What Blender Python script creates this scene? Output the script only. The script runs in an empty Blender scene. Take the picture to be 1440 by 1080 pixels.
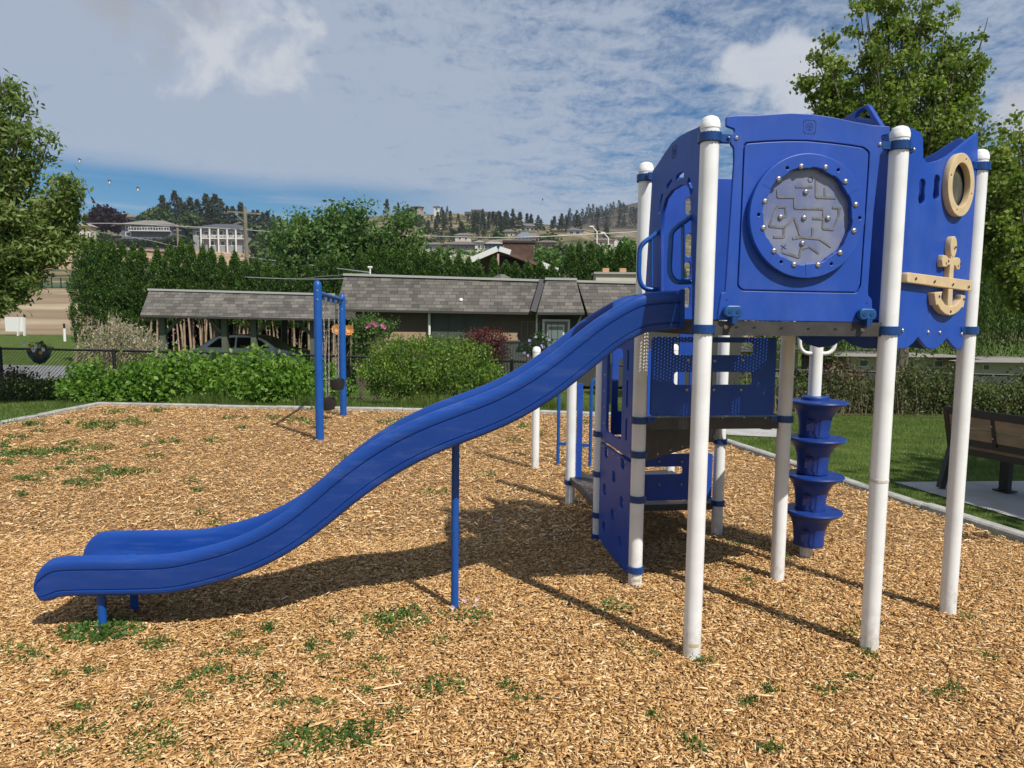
import bpy, math, random
import numpy as np
from mathutils import Vector, Matrix
R = math.radians
scene = bpy.context.scene
col = scene.collection

# ------------------------------------------------------------------ camera
FPX, PITCH, ROLL, EYE = 982.0, 0.0944, 0.0098, 1.7
cp, sp, cr, sr = math.cos(PITCH), math.sin(PITCH), math.cos(ROLL), math.sin(ROLL)
fwd = Vector((0, cp, -sp)); up0 = Vector((0, sp, cp)); r0 = Vector((1, 0, 0))
rt = r0 * cr + up0 * sr; upv = up0 * cr - r0 * sr
cam = bpy.data.objects.new('camera', bpy.data.cameras.new('camera'))
col.objects.link(cam)
M3 = Matrix((rt, upv, -fwd)).transposed()
cam.matrix_world = Matrix.Translation((0, 0, EYE)) @ M3.to_4x4()
cam.data.sensor_width = 36; cam.data.lens = FPX / 1440 * 36
cam.data.clip_start = 0.05; cam.data.clip_end = 6000
scene.camera = cam

# ------------------------------------------------------------------ light
SUN_EL, SUN_AZ = 50.0, 141.0     # azimuth clockwise from +Y
w = bpy.data.worlds.new("World"); scene.world = w; w.use_nodes = True
sun = bpy.data.objects.new('sun', bpy.data.lights.new('sun', 'SUN')); col.objects.link(sun)
sun.data.energy = 5.0; sun.data.angle = R(0.5); sun.data.color = (1.0, 0.955, 0.88)
sd = Vector((math.sin(R(SUN_AZ)) * math.cos(R(SUN_EL)), math.cos(R(SUN_AZ)) * math.cos(R(SUN_EL)), math.sin(R(SUN_EL))))
sun.rotation_euler = sd.to_track_quat('Z', 'Y').to_euler()
scene.view_settings.view_transform = 'Standard'; scene.view_settings.look = 'None'
scene.view_settings.exposure = 0.05; scene.view_settings.gamma = 1.0

def ray(px, py):
    a, b = px - 720, py - 540
    U = a * cr + b * sr; V = -a * sr + b * cr
    return Vector((U / FPX, cp - V / FPX * sp, -sp - V / FPX * cp))

def build_world():
    nt = w.node_tree; N = nt.nodes; L = nt.links
    N.clear()
    def nd(t, **k):
        n = N.new(t)
        for a, b in k.items(): setattr(n, a, b)
        return n
    def mth(op, a, b=None, clamp=False):
        n = nd('ShaderNodeMath', operation=op); n.use_clamp = clamp
        for i, s in enumerate((a, b)):
            if s is None: continue
            if isinstance(s, (int, float)): n.inputs[i].default_value = s
            else: L.new(s, n.inputs[i])
        return n.outputs[0]
    def mix(f, a, b):
        n = nd('ShaderNodeMix', data_type='RGBA')
        if isinstance(f, (int, float)): n.inputs[0].default_value = f
        else: L.new(f, n.inputs[0])
        for s, i in ((a, 6), (b, 7)):
            if isinstance(s, tuple): n.inputs[i].default_value = (*s, 1)
            else: L.new(s, n.inputs[i])
        return n.outputs[2]
    sky = nd('ShaderNodeTexSky', sky_type='NISHITA'); sky.sun_disc = False
    sky.sun_elevation = R(SUN_EL); sky.sun_rotation = R(SUN_AZ); sky.altitude = 350
    sky.air_density = 1.0; sky.dust_density = 0.4; sky.ozone_density = 2.0
    tc = nd('ShaderNodeTexCoord')
    sep = nd('ShaderNodeSeparateXYZ'); L.new(tc.outputs['Generated'], sep.inputs[0])
    x, y, z = sep.outputs
    zz = mth('ADD', mth('MAXIMUM', z, 0.0), 0.09)
    cx = mth('DIVIDE', x, zz); cy = mth('DIVIDE', y, zz)
    cmb = nd('ShaderNodeCombineXYZ'); L.new(cx, cmb.inputs[0]); L.new(cy, cmb.inputs[1])
    def noise(vec, scale, detail, rough=.55, dist=0.0, loc=(0, 0, 0), sc=(1, 1, 1), rot=0):
        mp = nd('ShaderNodeMapping'); mp.inputs['Location'].default_value = loc
        mp.inputs['Scale'].default_value = sc; mp.inputs['Rotation'].default_value = (0, 0, R(rot))
        L.new(vec, mp.inputs[0])
        n = nd('ShaderNodeTexNoise'); n.inputs['Scale'].default_value = scale
        n.inputs['Detail'].default_value = detail; n.inputs['Roughness'].default_value = rough
        n.inputs['Distortion'].default_value = dist
        L.new(mp.outputs[0], n.inputs['Vector'])
        return n.outputs[0]
    def ss(v, lo, hi):
        n = nd('ShaderNodeMapRange', interpolation_type='SMOOTHSTEP')
        n.inputs[1].default_value = lo; n.inputs[2].default_value = hi
        L.new(v, n.inputs[0]); return n.outputs[0]
    big = noise(cmb.outputs[0], 0.5, 3, .5, .2, (3.1, 1.7, 0))
    rip = noise(cmb.outputs[0], 5.5, 6, .66, .5, (0, 0, 0), (1.0, 1.25, 1), -55)
    fine = noise(cmb.outputs[0], 20.0, 4, .65, .5, (5, 2, 0), (2.2, 1.0, 1), -35)
    # thin veil: strong in the middle of the sky, gone near the horizon on the left
    v = mth('ADD', mth('MULTIPLY', rip, 0.95), mth('ADD', mth('MULTIPLY', fine, 0.35), mth('MULTIPLY', big, 0.65)))
    xn = mth('DIVIDE', x, mth('MAXIMUM', y, 0.05))        # azimuth
    zn = mth('DIVIDE', z, mth('MAXIMUM', y, 0.05))        # elevation
    left = ss(xn, 0.45, -0.5)                             # 1 on the left
    dens = ss(mth('ADD', v, mth('MULTIPLY', left, 0.36)), 0.72, 1.26)
    edge = mth('ADD', mth('MULTIPLY', xn, -0.12), 0.135)   # lower edge of the veil
    e1 = mth('SUBTRACT', zn, mth('ADD', edge, mth('MULTIPLY', mth('SUBTRACT', big, .5), .10)))
    cut = mth('MAXIMUM', ss(e1, -0.008, 0.035), ss(xn, -0.28, 0.0))
    dens = mth('MULTIPLY', dens, cut)
    # low streaks over the hills
    st = noise(tc.outputs['Generated'], 3.0, 4, .5, .3, (1, 0, .0), (1.5, 1.5, 22))
    streak = mth('MULTIPLY', ss(st, .50, .66), mth('MULTIPLY', ss(zn, .30, .12), 0.45))
    dens = mth('MAXIMUM', dens, streak, True)
    base = nd('ShaderNodeVectorMath', operation='SCALE'); L.new(sky.outputs[0], base.inputs[0]); base.inputs['Scale'].default_value = 1.0
    # deepen the clear blue a little
    hsv = nd('ShaderNodeHueSaturation'); hsv.inputs['Saturation'].default_value = 1.62; hsv.inputs['Value'].default_value = 0.95
    L.new(base.outputs[0], hsv.inputs['Color'])
    c = mix(mth('MULTIPLY', dens, 0.82), hsv.outputs[0], (5.7, 6.35, 7.5))
    # cumulus puffs
    def puff(c, px, py, rad, sx, bright, thr):
        d = ray(px, py).normalized()
        vm = nd('ShaderNodeVectorMath', operation='SUBTRACT'); L.new(tc.outputs['Generated'], vm.inputs[0]); vm.inputs[1].default_value = d
        vs = nd('ShaderNodeVectorMath', operation='MULTIPLY'); L.new(vm.outputs[0], vs.inputs[0]); vs.inputs[1].default_value = (1 / sx, 1, 1)
        ln = nd('ShaderNodeVectorMath', operation='LENGTH'); L.new(vs.outputs[0], ln.inputs[0])
        f = ss(ln.outputs['Value'], rad, rad * 0.15)
        n = noise(tc.outputs['Generated'], 11.0, 7, .6, .3, (px * .01, 0, 0))
        m = ss(mth('ADD', f, mth('MULTIPLY', mth('SUBTRACT', n, .5), 2.6)), thr, thr + .55)
        m = mth('MULTIPLY', m, ss(ln.outputs['Value'], rad * 1.15, rad * .75))
        return mix(mth('MULTIPLY', m, .85), c, bright)
    c = puff(c, 330, 45, .135, 1.3, (7.8, 8.1, 8.6), .42)
    c = puff(c, 225, 25, .10, 1.6, (4.6, 4.9, 5.5), .50)
    c = puff(c, 1085, 115, .105, 1.2, (7.8, 8.1, 8.7), .44)
    c = puff(c, 1435, 165, .06, 1.6, (6.6, 6.8, 7.3), .44)
    c = puff(c, 1430, 285, .06, 2.0, (6.6, 6.8, 7.3), .44)
    c = puff(c, 1010, 290, .05, 2.0, (6.2, 6.5, 7.2), .44)
    bg = nd('ShaderNodeBackground'); L.new(c, bg.inputs[0]); bg.inputs[1].default_value = 0.08
    out = nd('ShaderNodeOutputWorld'); L.new(bg.outputs[0], out.inputs[0])
build_world()

# ------------------------------------------------------------------ helpers
def V3(*a): return Vector(a)
def wloc(o):
    v = Vector((0, 0, 0))
    while o: v = v + o.location; o = o.parent
    return v
def tag(o, label=None, cat=None, group=None, kind=None):
    if label: o['label'] = label
    if cat: o['category'] = cat
    if group: o['group'] = group
    if kind: o['kind'] = kind
    return o
def empty(name, loc, label=None, cat=None, group=None):
    o = bpy.data.objects.new(name, None); col.objects.link(o); o.location = loc
    o.empty_display_size = .1
    return tag(o, label, cat, group)
def place(name, me, mat, parent=None):
    o = bpy.data.objects.new(name, me); col.objects.link(o)
    if mat: me.materials.clear(); me.materials.append(mat)
    if parent: o.parent = parent; o.location = -wloc(parent)
    return o
def copy_tree(o, parent=None):
    c = o.copy(); col.objects.link(c); c.parent = parent
    for ch in list(o.children): copy_tree(ch, c)
    return c
def finish(me, ang):
    if ang is None: return
    me.polygons.foreach_set('use_smooth', [True] * len(me.polygons))
    if ang < 180: me.set_sharp_from_angle(angle=R(ang))
def fast_mesh(name, V, F, smooth=False):
    V = np.asarray(V, dtype=np.float32); F = np.asarray(F, dtype=np.int32)
    me = bpy.data.meshes.new(name)
    me.vertices.add(len(V)); me.vertices.foreach_set('co', V.ravel())
    k = F.shape[1]
    me.loops.add(F.size); me.loops.foreach_set('vertex_index', F.ravel())
    me.polygons.add(len(F)); me.polygons.foreach_set('loop_start', np.arange(0, F.size, k, dtype=np.int32))
    me.update(calc_edges=True)
    if smooth: me.polygons.foreach_set('use_smooth', np.ones(len(F), dtype=bool))
    return me
class MB:
    def __init__(s): s.v = []; s.f = []
    def add(s, v, f):
        n = len(s.v); s.v += [tuple(p) for p in v]; s.f += [[i + n for i in q] for q in f]; return s
    def box(s, c, size, rot=None):
        hx, hy, hz = size[0] / 2, size[1] / 2, size[2] / 2
        p = [Vector((x, y, z)) for z in (-hz, hz) for y in (-hy, hy) for x in (-hx, hx)]
        if rot is not None:
            if isinstance(rot, (int, float)): rot = Matrix.Rotation(rot, 3, 'Z')
            p = [rot @ q for q in p]
        p = [q + Vector(c) for q in p]
        return s.add(p, [[0, 2, 3, 1], [4, 5, 7, 6], [0, 1, 5, 4], [2, 6, 7, 3], [0, 4, 6, 2], [1, 3, 7, 5]])
    def beam(s, a, b, wd, h, upd=(0, 0, 1)):
        a, b = Vector(a), Vector(b); d = (b - a); L = d.length; d.normalize()
        u = Vector(upd); sd_ = d.cross(u)
        if sd_.length < 1e-4: sd_ = d.cross(Vector((1, 0, 0)))
        sd_.normalize(); u = sd_.cross(d)
        rot = Matrix((d, sd_, u)).transposed()
        return s.box((a + b) / 2, (L, wd, h), rot)
    def tube(s, pts, r, seg=10, cap=True, closed=False):
        pts = [Vector(p) for p in pts]; n = len(pts)
        rs = r if isinstance(r, (list, tuple)) else [r] * n
        ref = None; base = len(s.v); V = []
        for i, p in enumerate(pts):
            if closed: t = pts[(i + 1) % n] - pts[i - 1]
            else: t = (pts[min(i + 1, n - 1)] - pts[max(i - 1, 0)])
            t.normalize()
            if ref is None: ref = t.orthogonal().normalized()
            ref = (ref - t * ref.dot(t)).normalized(); b = t.cross(ref)
            for k in range(seg):
                a = 2 * math.pi * k / seg
                V.append(p + (ref * math.cos(a) + b * math.sin(a)) * rs[i])
        F = []
        for i in range(n if closed else n - 1):
            j = (i + 1) % n
            for k in range(seg):
                k2 = (k + 1) % seg
                F.append([i * seg + k, i * seg + k2, j * seg + k2, j * seg + k])
        if cap and not closed:
            F.append(list(range(seg))[::-1]); F.append([(n - 1) * seg + k for k in range(seg)])
        return s.add(V, F)
    def lathe(s, prof, c=(0, 0, 0), seg=24, axis=None, sx=1, sy=1):
        # prof: list of (r, h) ; axis: direction of h
        c = Vector(c); q = Matrix.Identity(3) if axis is None else Vector(axis).to_track_quat('Z', 'Y').to_matrix()
        V = []; F = []; n = len(prof)
        for (r, h) in prof:
            for k in range(seg):
                a = 2 * math.pi * k / seg
                V.append(q @ Vector((r * math.cos(a) * sx, r * math.sin(a) * sy, h)) + c)
        for i in range(n - 1):
            for k in range(seg):
                k2 = (k + 1) % seg
                F.append([i * seg + k, i * seg + k2, (i + 1) * seg + k2, (i + 1) * seg + k])
        if prof[0][0] > 1e-5: F.append(list(range(seg))[::-1])
        if prof[-1][0] > 1e-5: F.append([(n - 1) * seg + k for k in range(seg)])
        return s.add(V, F)
    def quad(s, a, b, c, d): return s.add([a, b, c, d], [[0, 1, 2, 3]])
    def mesh(s, name, ang=30):
        me = bpy.data.meshes.new(name); me.from_pydata([tuple(v) for v in s.v], [], s.f); me.update()
        finish(me, ang); return me
    def build(s, name, mat, parent=None, ang=30):
        return place(name, s.mesh(name, ang), mat, parent)

def catmull(P, n=6, closed=False):
    P = [Vector(p) for p in P]; out = []; m = len(P)
    rng = range(m if closed else m - 1)
    for i in rng:
        g = lambda k: P[k % m] if closed else P[min(max(k, 0), m - 1)]
        p0, p1, p2, p3 = g(i - 1), g(i), g(i + 1), g(i + 2)
        for k in range(n):
            t = k / n
            out.append(0.5 * ((2 * p1) + (p2 - p0) * t + (2 * p0 - 5 * p1 + 4 * p2 - p3) * t * t + (3 * p1 - p0 - 3 * p2 + p3) * t ** 3))
    if not closed: out.append(P[-1])
    return out
def circle(c, r, n=40, ry=None):
    ry = ry or r
    return [(c[0] + r * math.cos(2 * math.pi * i / n), c[1] + ry * math.sin(2 * math.pi * i / n)) for i in range(n)]
def rrect(x0, y0, x1, y1, r, n=5):
    out = []
    for cx_, cy_, a0 in ((x1 - r, y1 - r, 0), (x0 + r, y1 - r, 90), (x0 + r, y0 + r, 180), (x1 - r, y0 + r, 270)):
        for i in range(n + 1):
            a = R(a0 + 90 * i / n); out.append((cx_ + r * math.cos(a), cy_ + r * math.sin(a)))
    return out
def rpoly(P, r, n=4):
    out = []; m = len(P)
    for i in range(m):
        p = Vector(P[i]).to_2d() if len(P[i]) > 2 else Vector(P[i]); a = Vector(P[i - 1]); b = Vector(P[(i + 1) % m])
        rr = min(r, (a - p).length * .45, (b - p).length * .45)
        s = p + (a - p).normalized() * rr; e = p + (b - p).normalized() * rr
        for k in range(n + 1):
            t = k / n; out.append(tuple(s * (1 - t) ** 2 + p * 2 * t * (1 - t) + e * t * t))
    return out
def plate(loops, th, bevel=.004, M=None, ang=40):
    cu = bpy.data.curves.new('c', 'CURVE'); cu.dimensions = '2D'; cu.fill_mode = 'BOTH'
    bevel = min(bevel, th * .45)
    cu.extrude = th / 2 - bevel; cu.bevel_depth = bevel; cu.bevel_resolution = 1; cu.offset = -bevel
    for lp in loops:
        s = cu.splines.new('POLY'); s.points.add(len(lp) - 1)
        for i, p in enumerate(lp): s.points[i].co = (p[0], p[1], 0, 1)
        s.use_cyclic_u = True
    o = bpy.data.objects.new('c', cu); col.objects.link(o)
    dg = bpy.context.evaluated_depsgraph_get(); dg.update()
    me = bpy.data.meshes.new_from_object(o.evaluated_get(dg))
    bpy.data.objects.remove(o); bpy.data.curves.remove(cu)
    if M is not None: me.transform(M)
    finish(me, ang)
    return me
class Plane:
    """vertical plane through two ground points; u runs along it, z up, n towards the viewer side"""
    def __init__(s, a, b, off=0):
        s.a = Vector((a[0], a[1], 0)); d = Vector((b[0] - a[0], b[1] - a[1], 0)); s.L = d.length
        s.U = d.normalized(); s.N = s.U.cross(Vector((0, 0, 1))); s.a = s.a + s.N * off
    def px(s, x, y):
        d = ray(x, y); o = Vector((0, 0, EYE)); t = (s.a - o).dot(s.N) / d.dot(s.N); p = o + d * t
        return ((p - s.a).dot(s.U), p.z)
    def pt(s, u, z, n=0): return s.a + s.U * u + Vector((0, 0, z)) + s.N * n
    def M(s, n=0):
        m = Matrix((s.U, Vector((0, 0, 1)), s.N)).transposed().to_4x4(); m.translation = s.a + s.N * n
        return m
def gpt(px, py, z=0.0):
    d = ray(px, py); t = (z - EYE) / d.z; return Vector((0, 0, EYE)) + d * t
def at(px, py, Y):
    d = ray(px, py); return Vector((0, 0, EYE)) + d * (Y / d.y)

# ------------------------------------------------------------------ materials
def mat(name, c=(.5, .5, .5), rough=.5, var=0.0, vscale=8, bump=0.0, bscale=60, metal=0.0, spec=.5, c2=None, coat=0, alpha=None, stretch=(1, 1, 1), lo=.35, hi=.65, detail=4):
    m = bpy.data.materials.new(name); m.use_nodes = True
    nt = m.node_tree; N = nt.nodes; L = nt.links; b = N['Principled BSDF']
    b.inputs['Roughness'].default_value = rough; b.inputs['Metallic'].default_value = metal
    b.inputs['Specular IOR Level'].default_value = spec
    if coat: b.inputs['Coat Weight'].default_value = coat; b.inputs['Coat Roughness'].default_value = .15
    if alpha is not None: b.inputs['Alpha'].default_value = alpha
    tc = N.new('ShaderNodeTexCoord'); mp = N.new('ShaderNodeMapping'); mp.inputs['Scale'].default_value = stretch
    L.new(tc.outputs['Object'], mp.inputs[0])
    if c2 is None and var > 0: c2 = tuple(x * (1 - var) for x in c)
    if c2 is not None:
        n = N.new('ShaderNodeTexNoise'); n.inputs['Scale'].default_value = vscale; n.inputs['Detail'].default_value = detail
        L.new(mp.outputs[0], n.inputs['Vector'])
        r = N.new('ShaderNodeValToRGB'); r.color_ramp.elements[0].position = lo; r.color_ramp.elements[1].position = hi
        r.color_ramp.elements[0].color = (*c2, 1); r.color_ramp.elements[1].color = (*c, 1)
        L.new(n.outputs[0], r.inputs[0]); L.new(r.outputs[0], b.inputs['Base Color'])
    else: b.inputs['Base Color'].default_value = (*c, 1)
    if bump > 0:
        n = N.new('ShaderNodeTexNoise'); n.inputs['Scale'].default_value = bscale; n.inputs['Detail'].default_value = 4
        L.new(mp.outputs[0], n.inputs['Vector'])
        bp = N.new('ShaderNodeBump'); bp.inputs['Strength'].default_value = bump; bp.inputs['Distance'].default_value = .02
        L.new(n.outputs[0], bp.inputs['Height']); L.new(bp.outputs[0], b.inputs['Normal'])
    return m
def island_mat(name, cols, rough=.6, transl=0.0, nscale=0.0, spec=.3):
    m = bpy.data.materials.new(name); m.use_nodes = True
    nt = m.node_tree; N = nt.nodes; L = nt.links; b = N['Principled BSDF']
    b.inputs['Roughness'].default_value = rough; b.inputs['Specular IOR Level'].default_value = spec
    g = N.new('ShaderNodeNewGeometry'); r = N.new('ShaderNodeValToRGB')
    el = r.color_ramp.elements
    for i, (p, c) in enumerate(cols):
        e = el[i] if i < 2 else el.new(p)
        e.position = p; e.color = (*c, 1)
    src = g.outputs['Random Per Island']
    if nscale:
        tc = N.new('ShaderNodeTexCoord'); n = N.new('ShaderNodeTexNoise'); n.inputs['Scale'].default_value = nscale; n.inputs['Detail'].default_value = 2
        L.new(tc.outputs['Object'], n.inputs['Vector'])
        a = N.new('ShaderNodeMath'); a.operation = 'MULTIPLY_ADD'; a.inputs[1].default_value = 1.3; a.inputs[2].default_value = -.65
        L.new(n.outputs[0], a.inputs[0])
        a2 = N.new('ShaderNodeMath'); a2.operation = 'MULTIPLY_ADD'; a2.inputs[1].default_value = .65
        L.new(src, a2.inputs[0]); 
        a3 = N.new('ShaderNodeMath'); a3.operation = 'ADD'; a3.inputs[1].default_value = .175; a3.use_clamp = True
        L.new(a.outputs[0], a2.inputs[2]); L.new(a2.outputs[0], a3.inputs[0]); src = a3.outputs[0]
    L.new(src, r.inputs[0]); L.new(r.outputs[0], b.inputs['Base Color'])
    if transl > 0:
        t = N.new('ShaderNodeBsdfTranslucent'); mx = N.new('ShaderNodeMixShader'); mx.inputs[0].default_value = transl
        hs = N.new('ShaderNodeHueSaturation'); hs.inputs['Value'].default_value = 1.5; hs.inputs['Saturation'].default_value = 1.1
        L.new(r.outputs[0], hs.inputs['Color']); L.new(hs.outputs[0], t.inputs['Color'])
        L.new(b.outputs[0], mx.inputs[1]); L.new(t.outputs[0], mx.inputs[2])
        L.new(mx.outputs[0], N['Material Output'].inputs['Surface'])
    return m
def leafmat(name, dark, mid, light, transl=.3, nscale=1.2, rough=.5):
    return island_mat(name, [(0, dark), (1, light), (.5, mid)], rough, transl, nscale)

BLUE = mat('blue plastic', (.013, .070, .39), .45, var=.14, vscale=5, bump=.05, bscale=900, spec=.4)
SLIDEB = mat('blue moulded plastic', (.007, .056, .29), .36, var=.12, vscale=3, bump=.06, bscale=700, spec=.45)
CLAMPB = mat('blue painted metal clamp', (.008, .055, .22), .35, var=.2, vscale=30, spec=.5)
CLIMBB = mat('dark blue moulded plastic', (.012, .045, .24), .4, var=.15, vscale=5, spec=.45)
TUBEB = mat('blue powder coated tube', (.008, .085, .36), .35, var=.15, vscale=10, spec=.5)
WHITE = mat('white powder coated steel', (.80, .81, .80), .33, c2=(.72, .72, .70), vscale=7, bump=.03, bscale=300, spec=.5, lo=.25, hi=.55)
CAPW = mat('white plastic cap', (.80, .80, .78), .4)
DARKFR = mat('dark coated deck steel', (.035, .033, .033), .45, c2=(.055, .05, .045), vscale=14, bump=.15, bscale=200)
STEEL = mat('stainless bolt', (.42, .41, .40), .38, metal=.85)
TAN = mat('tan plastic', (.62, .47, .27), .5, var=.12, vscale=20, bump=.08, bscale=400)
MAZE = mat('frosted maze window', (.13, .155, .30), .2, c2=(.22, .235, .30), vscale=9, spec=.6)
MAZER = mat('maze ridges', (.20, .20, .22), .35, c2=(.13, .13, .13), vscale=30)
GLASSD = mat('smoky bubble glass', (.06, .065, .055), .18, c2=(.10, .10, .08), vscale=14, spec=.6)
ENGR = mat('engraved dark blue', (.005, .012, .09), .6)
YEL = mat('faded yellow sticker', (.55, .42, .16), .6, c2=(.5, .45, .3), vscale=90)
CHIPS = island_mat('wood chip pieces', [(0, (.16, .08, .03)), (1, (.86, .68, .41)), (.18, (.36, .185, .065)), (.52, (.60, .35, .135)), (.85, (.75, .49, .23))], .75, 0, 0, .2)
CHIPBASE = mat('wood chip bed', (.42, .25, .10), .9, c2=(.15, .08, .03), vscale=55, bump=.9, bscale=90, detail=8, stretch=(1, 1.5, 1), lo=.38, hi=.60)
CONC = mat('concrete kerb', (.44, .42, .38), .85, c2=(.30, .29, .26), vscale=9, bump=.4, bscale=80)
PAD = mat('concrete pad', (.42, .41, .39), .85, c2=(.34, .33, .31), vscale=3, bump=.3, bscale=120)
GRASSB = mat('grass ground', (.095, .17, .026), .9, c2=(.05, .10, .016), vscale=3.0, bump=.6, bscale=60, detail=8)
BLADES = leafmat('grass blades', (.05, .09, .015), (.105, .16, .03), (.20, .24, .06), .3, .8)
BARK = mat('grey bark', (.16, .13, .10), .9, c2=(.07, .055, .04), vscale=12, bump=.8, bscale=40, stretch=(1, 1, .3))
PALEBARK = mat('pale peeled cedar trunk', (.42, .30, .20), .85, c2=(.22, .15, .10), vscale=10, bump=.5, bscale=40, stretch=(1, 1, .3))
BLACKM = mat('black metal', (.012, .012, .013), .45, bump=.1, bscale=100)
ASPH = mat('lane asphalt', (.20, .20, .205), .9, c2=(.15, .15, .15), vscale=1.0, bump=.3, bscale=90)

def wear(m, amount, tint, scale, stretch, z_lo=None, z_hi=None, lo=.58, hi=.72):
    nt = m.node_tree; N = nt.nodes; L = nt.links; b = N['Principled BSDF']
    old = b.inputs['Base Color'].links[0].from_socket
    tc = N.new('ShaderNodeTexCoord'); mp = N.new('ShaderNodeMapping'); mp.inputs['Scale'].default_value = stretch; L.new(tc.outputs['Object'], mp.inputs[0])
    n = N.new('ShaderNodeTexNoise'); n.inputs['Scale'].default_value = scale; n.inputs['Detail'].default_value = 9; n.inputs['Roughness'].default_value = .7; L.new(mp.outputs[0], n.inputs['Vector'])
    r = N.new('ShaderNodeMapRange'); r.inputs[1].default_value = lo; r.inputs[2].default_value = hi; r.inputs[4].default_value = amount; L.new(n.outputs[0], r.inputs[0]); f = r.outputs[0]
    if z_lo is not None:
        s_ = N.new('ShaderNodeSeparateXYZ'); L.new(tc.outputs['Object'], s_.inputs[0])
        z = N.new('ShaderNodeMapRange'); z.inputs[1].default_value = z_hi; z.inputs[2].default_value = z_lo; L.new(s_.outputs[2], z.inputs[0])
        k = N.new('ShaderNodeMath'); k.operation = 'MULTIPLY'; L.new(f, k.inputs[0]); L.new(z.outputs[0], k.inputs[1]); f = k.outputs[0]
    mx = N.new('ShaderNodeMix'); mx.data_type = 'RGBA'; L.new(f, mx.inputs[0]); L.new(old, mx.inputs[6]); mx.inputs[7].default_value = (*tint, 1)
    L.new(mx.outputs[2], b.inputs['Base Color'])
wear(WHITE, .8, (.36, .28, .19), 26, (1, 1, .6), .0, .28, .42, .66)
wear(WHITE, .35, (.45, .44, .40), 40, (1, 1, .25), None, None, .66, .74)
wear(SLIDEB, .24, (.20, .26, .42), 5, (.4, 3, 3), None, None, .52, .80)
wear(SLIDEB, .30, (.30, .33, .42), 60, (.15, 1, 1), None, None, .66, .75)
wear(BLUE, .18, (.16, .22, .45), 4, (1, 1, .5), None, None, .5, .8)
def shingle_mat(name, ca, cb, cm, sx=1.0, tilt=1.15, axis='x'):
    m = bpy.data.materials.new(name); m.use_nodes = True
    nt = m.node_tree; N = nt.nodes; L = nt.links; b = N['Principled BSDF']; b.inputs['Roughness'].default_value = .9
    tc = N.new('ShaderNodeTexCoord'); s = N.new('ShaderNodeSeparateXYZ'); L.new(tc.outputs['Object'], s.inputs[0])
    k = N.new('ShaderNodeMath'); k.operation = 'MULTIPLY'; k.inputs[1].default_value = tilt; L.new(s.outputs[2], k.inputs[0])
    cb_ = N.new('ShaderNodeCombineXYZ'); L.new(s.outputs[0 if axis == 'x' else 1], cb_.inputs[0]); L.new(k.outputs[0], cb_.inputs[1])
    br = N.new('ShaderNodeTexBrick'); L.new(cb_.outputs[0], br.inputs['Vector'])
    br.inputs['Color1'].default_value = (*ca, 1); br.inputs['Color2'].default_value = (*cb, 1); br.inputs['Mortar'].default_value = (*cm, 1)
    br.inputs['Scale'].default_value = 1.0; br.inputs['Mortar Size'].default_value = .006; br.inputs['Brick Width'].default_value = .24 * sx
    br.inputs['Row Height'].default_value = .12 * sx; br.offset = .37; br.squash = 1.45; br.squash_frequency = 3
    n = N.new('ShaderNodeTexNoise'); n.inputs['Scale'].default_value = 1.7; n.inputs['Detail'].default_value = 5
    L.new(tc.outputs['Object'], n.inputs['Vector'])
    mx = N.new('ShaderNodeMix'); mx.data_type = 'RGBA'; mx.blend_type = 'MULTIPLY'; mx.inputs[0].default_value = .6
    rp = N.new('ShaderNodeValToRGB'); rp.color_ramp.elements[0].position = .35; rp.color_ramp.elements[0].color = (.55, .53, .5, 1)
    rp.color_ramp.elements[1].position = .65; rp.color_ramp.elements[1].color = (1.1, 1.08, 1.05, 1)
    L.new(n.outputs[0], rp.inputs[0]); L.new(br.outputs[0], mx.inputs[6]); L.new(rp.outputs[0], mx.inputs[7])
    L.new(mx.outputs[2], b.inputs['Base Color'])
    bp = N.new('ShaderNodeBump'); bp.inputs['Strength'].default_value = .6; bp.inputs['Distance'].default_value = .03
    L.new(br.outputs[0], bp.inputs['Height']); L.new(bp.outputs[0], b.inputs['Normal'])
    return m
SHING = shingle_mat('weathered grey shingles', (.185, .172, .150), (.085, .078, .070), (.035, .033, .03))
BRICK = shingle_mat('dark brown brick', (.13, .065, .045), (.08, .042, .03), (.10, .085, .07), .8, 1.0)

# ------------------------------------------------------------------ terrain
hx = [-900, 0, 120, 240, 350, 470, 560, 640, 740, 820, 930, 1040, 1200, 1440, 2200]
HY = {60: [469, 469, 470, 478, 480, 480, 480, 480, 480, 480, 480, 480, 480, 480, 480],
      110: [404, 405, 406, 420, 440, 450, 450, 450, 450, 450, 452, 452, 452, 455, 455],
      150: [388, 389, 390, 396, 405, 430, 430, 430, 430, 435, 440, 444, 446, 448, 448],
      200: [372, 372, 372, 372, 374, 392, 388, 380, 372, 372, 415, 425, 430, 430, 430],
      240: [346, 346, 346, 347, 352, 360, 368, 370, 362, 358, 400, 410, 418, 410, 410],
      300: [335, 330, 324, 322, 330, 342, 347, 348, 336, 338, 384, 392, 400, 380, 380],
      450: [332, 328, 324, 322, 326, 318, 300, 295, 316, 338, 352, 362, 370, 348, 348],
      900: [330, 330, 330, 330, 330, 328, 326, 328, 330, 311, 280, 286, 300, 318, 318],
      1150: [345, 345, 345, 345, 345, 340, 340, 340, 345, 330, 300, 305, 320, 330, 330],
      1500: [360] * 15}
HYk = sorted(HY)
_u = (np.array(hx) - 720) / FPX
_tab = []
for k in HYk:
    yy = np.array(HY[k], float); hor = 447 + ROLL * (np.array(hx) - 720)
    _tab.append(1.7 + k * (hor - yy) / FPX)
_tab = np.array(_tab)
_rng = np.random.RandomState(5)
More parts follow.
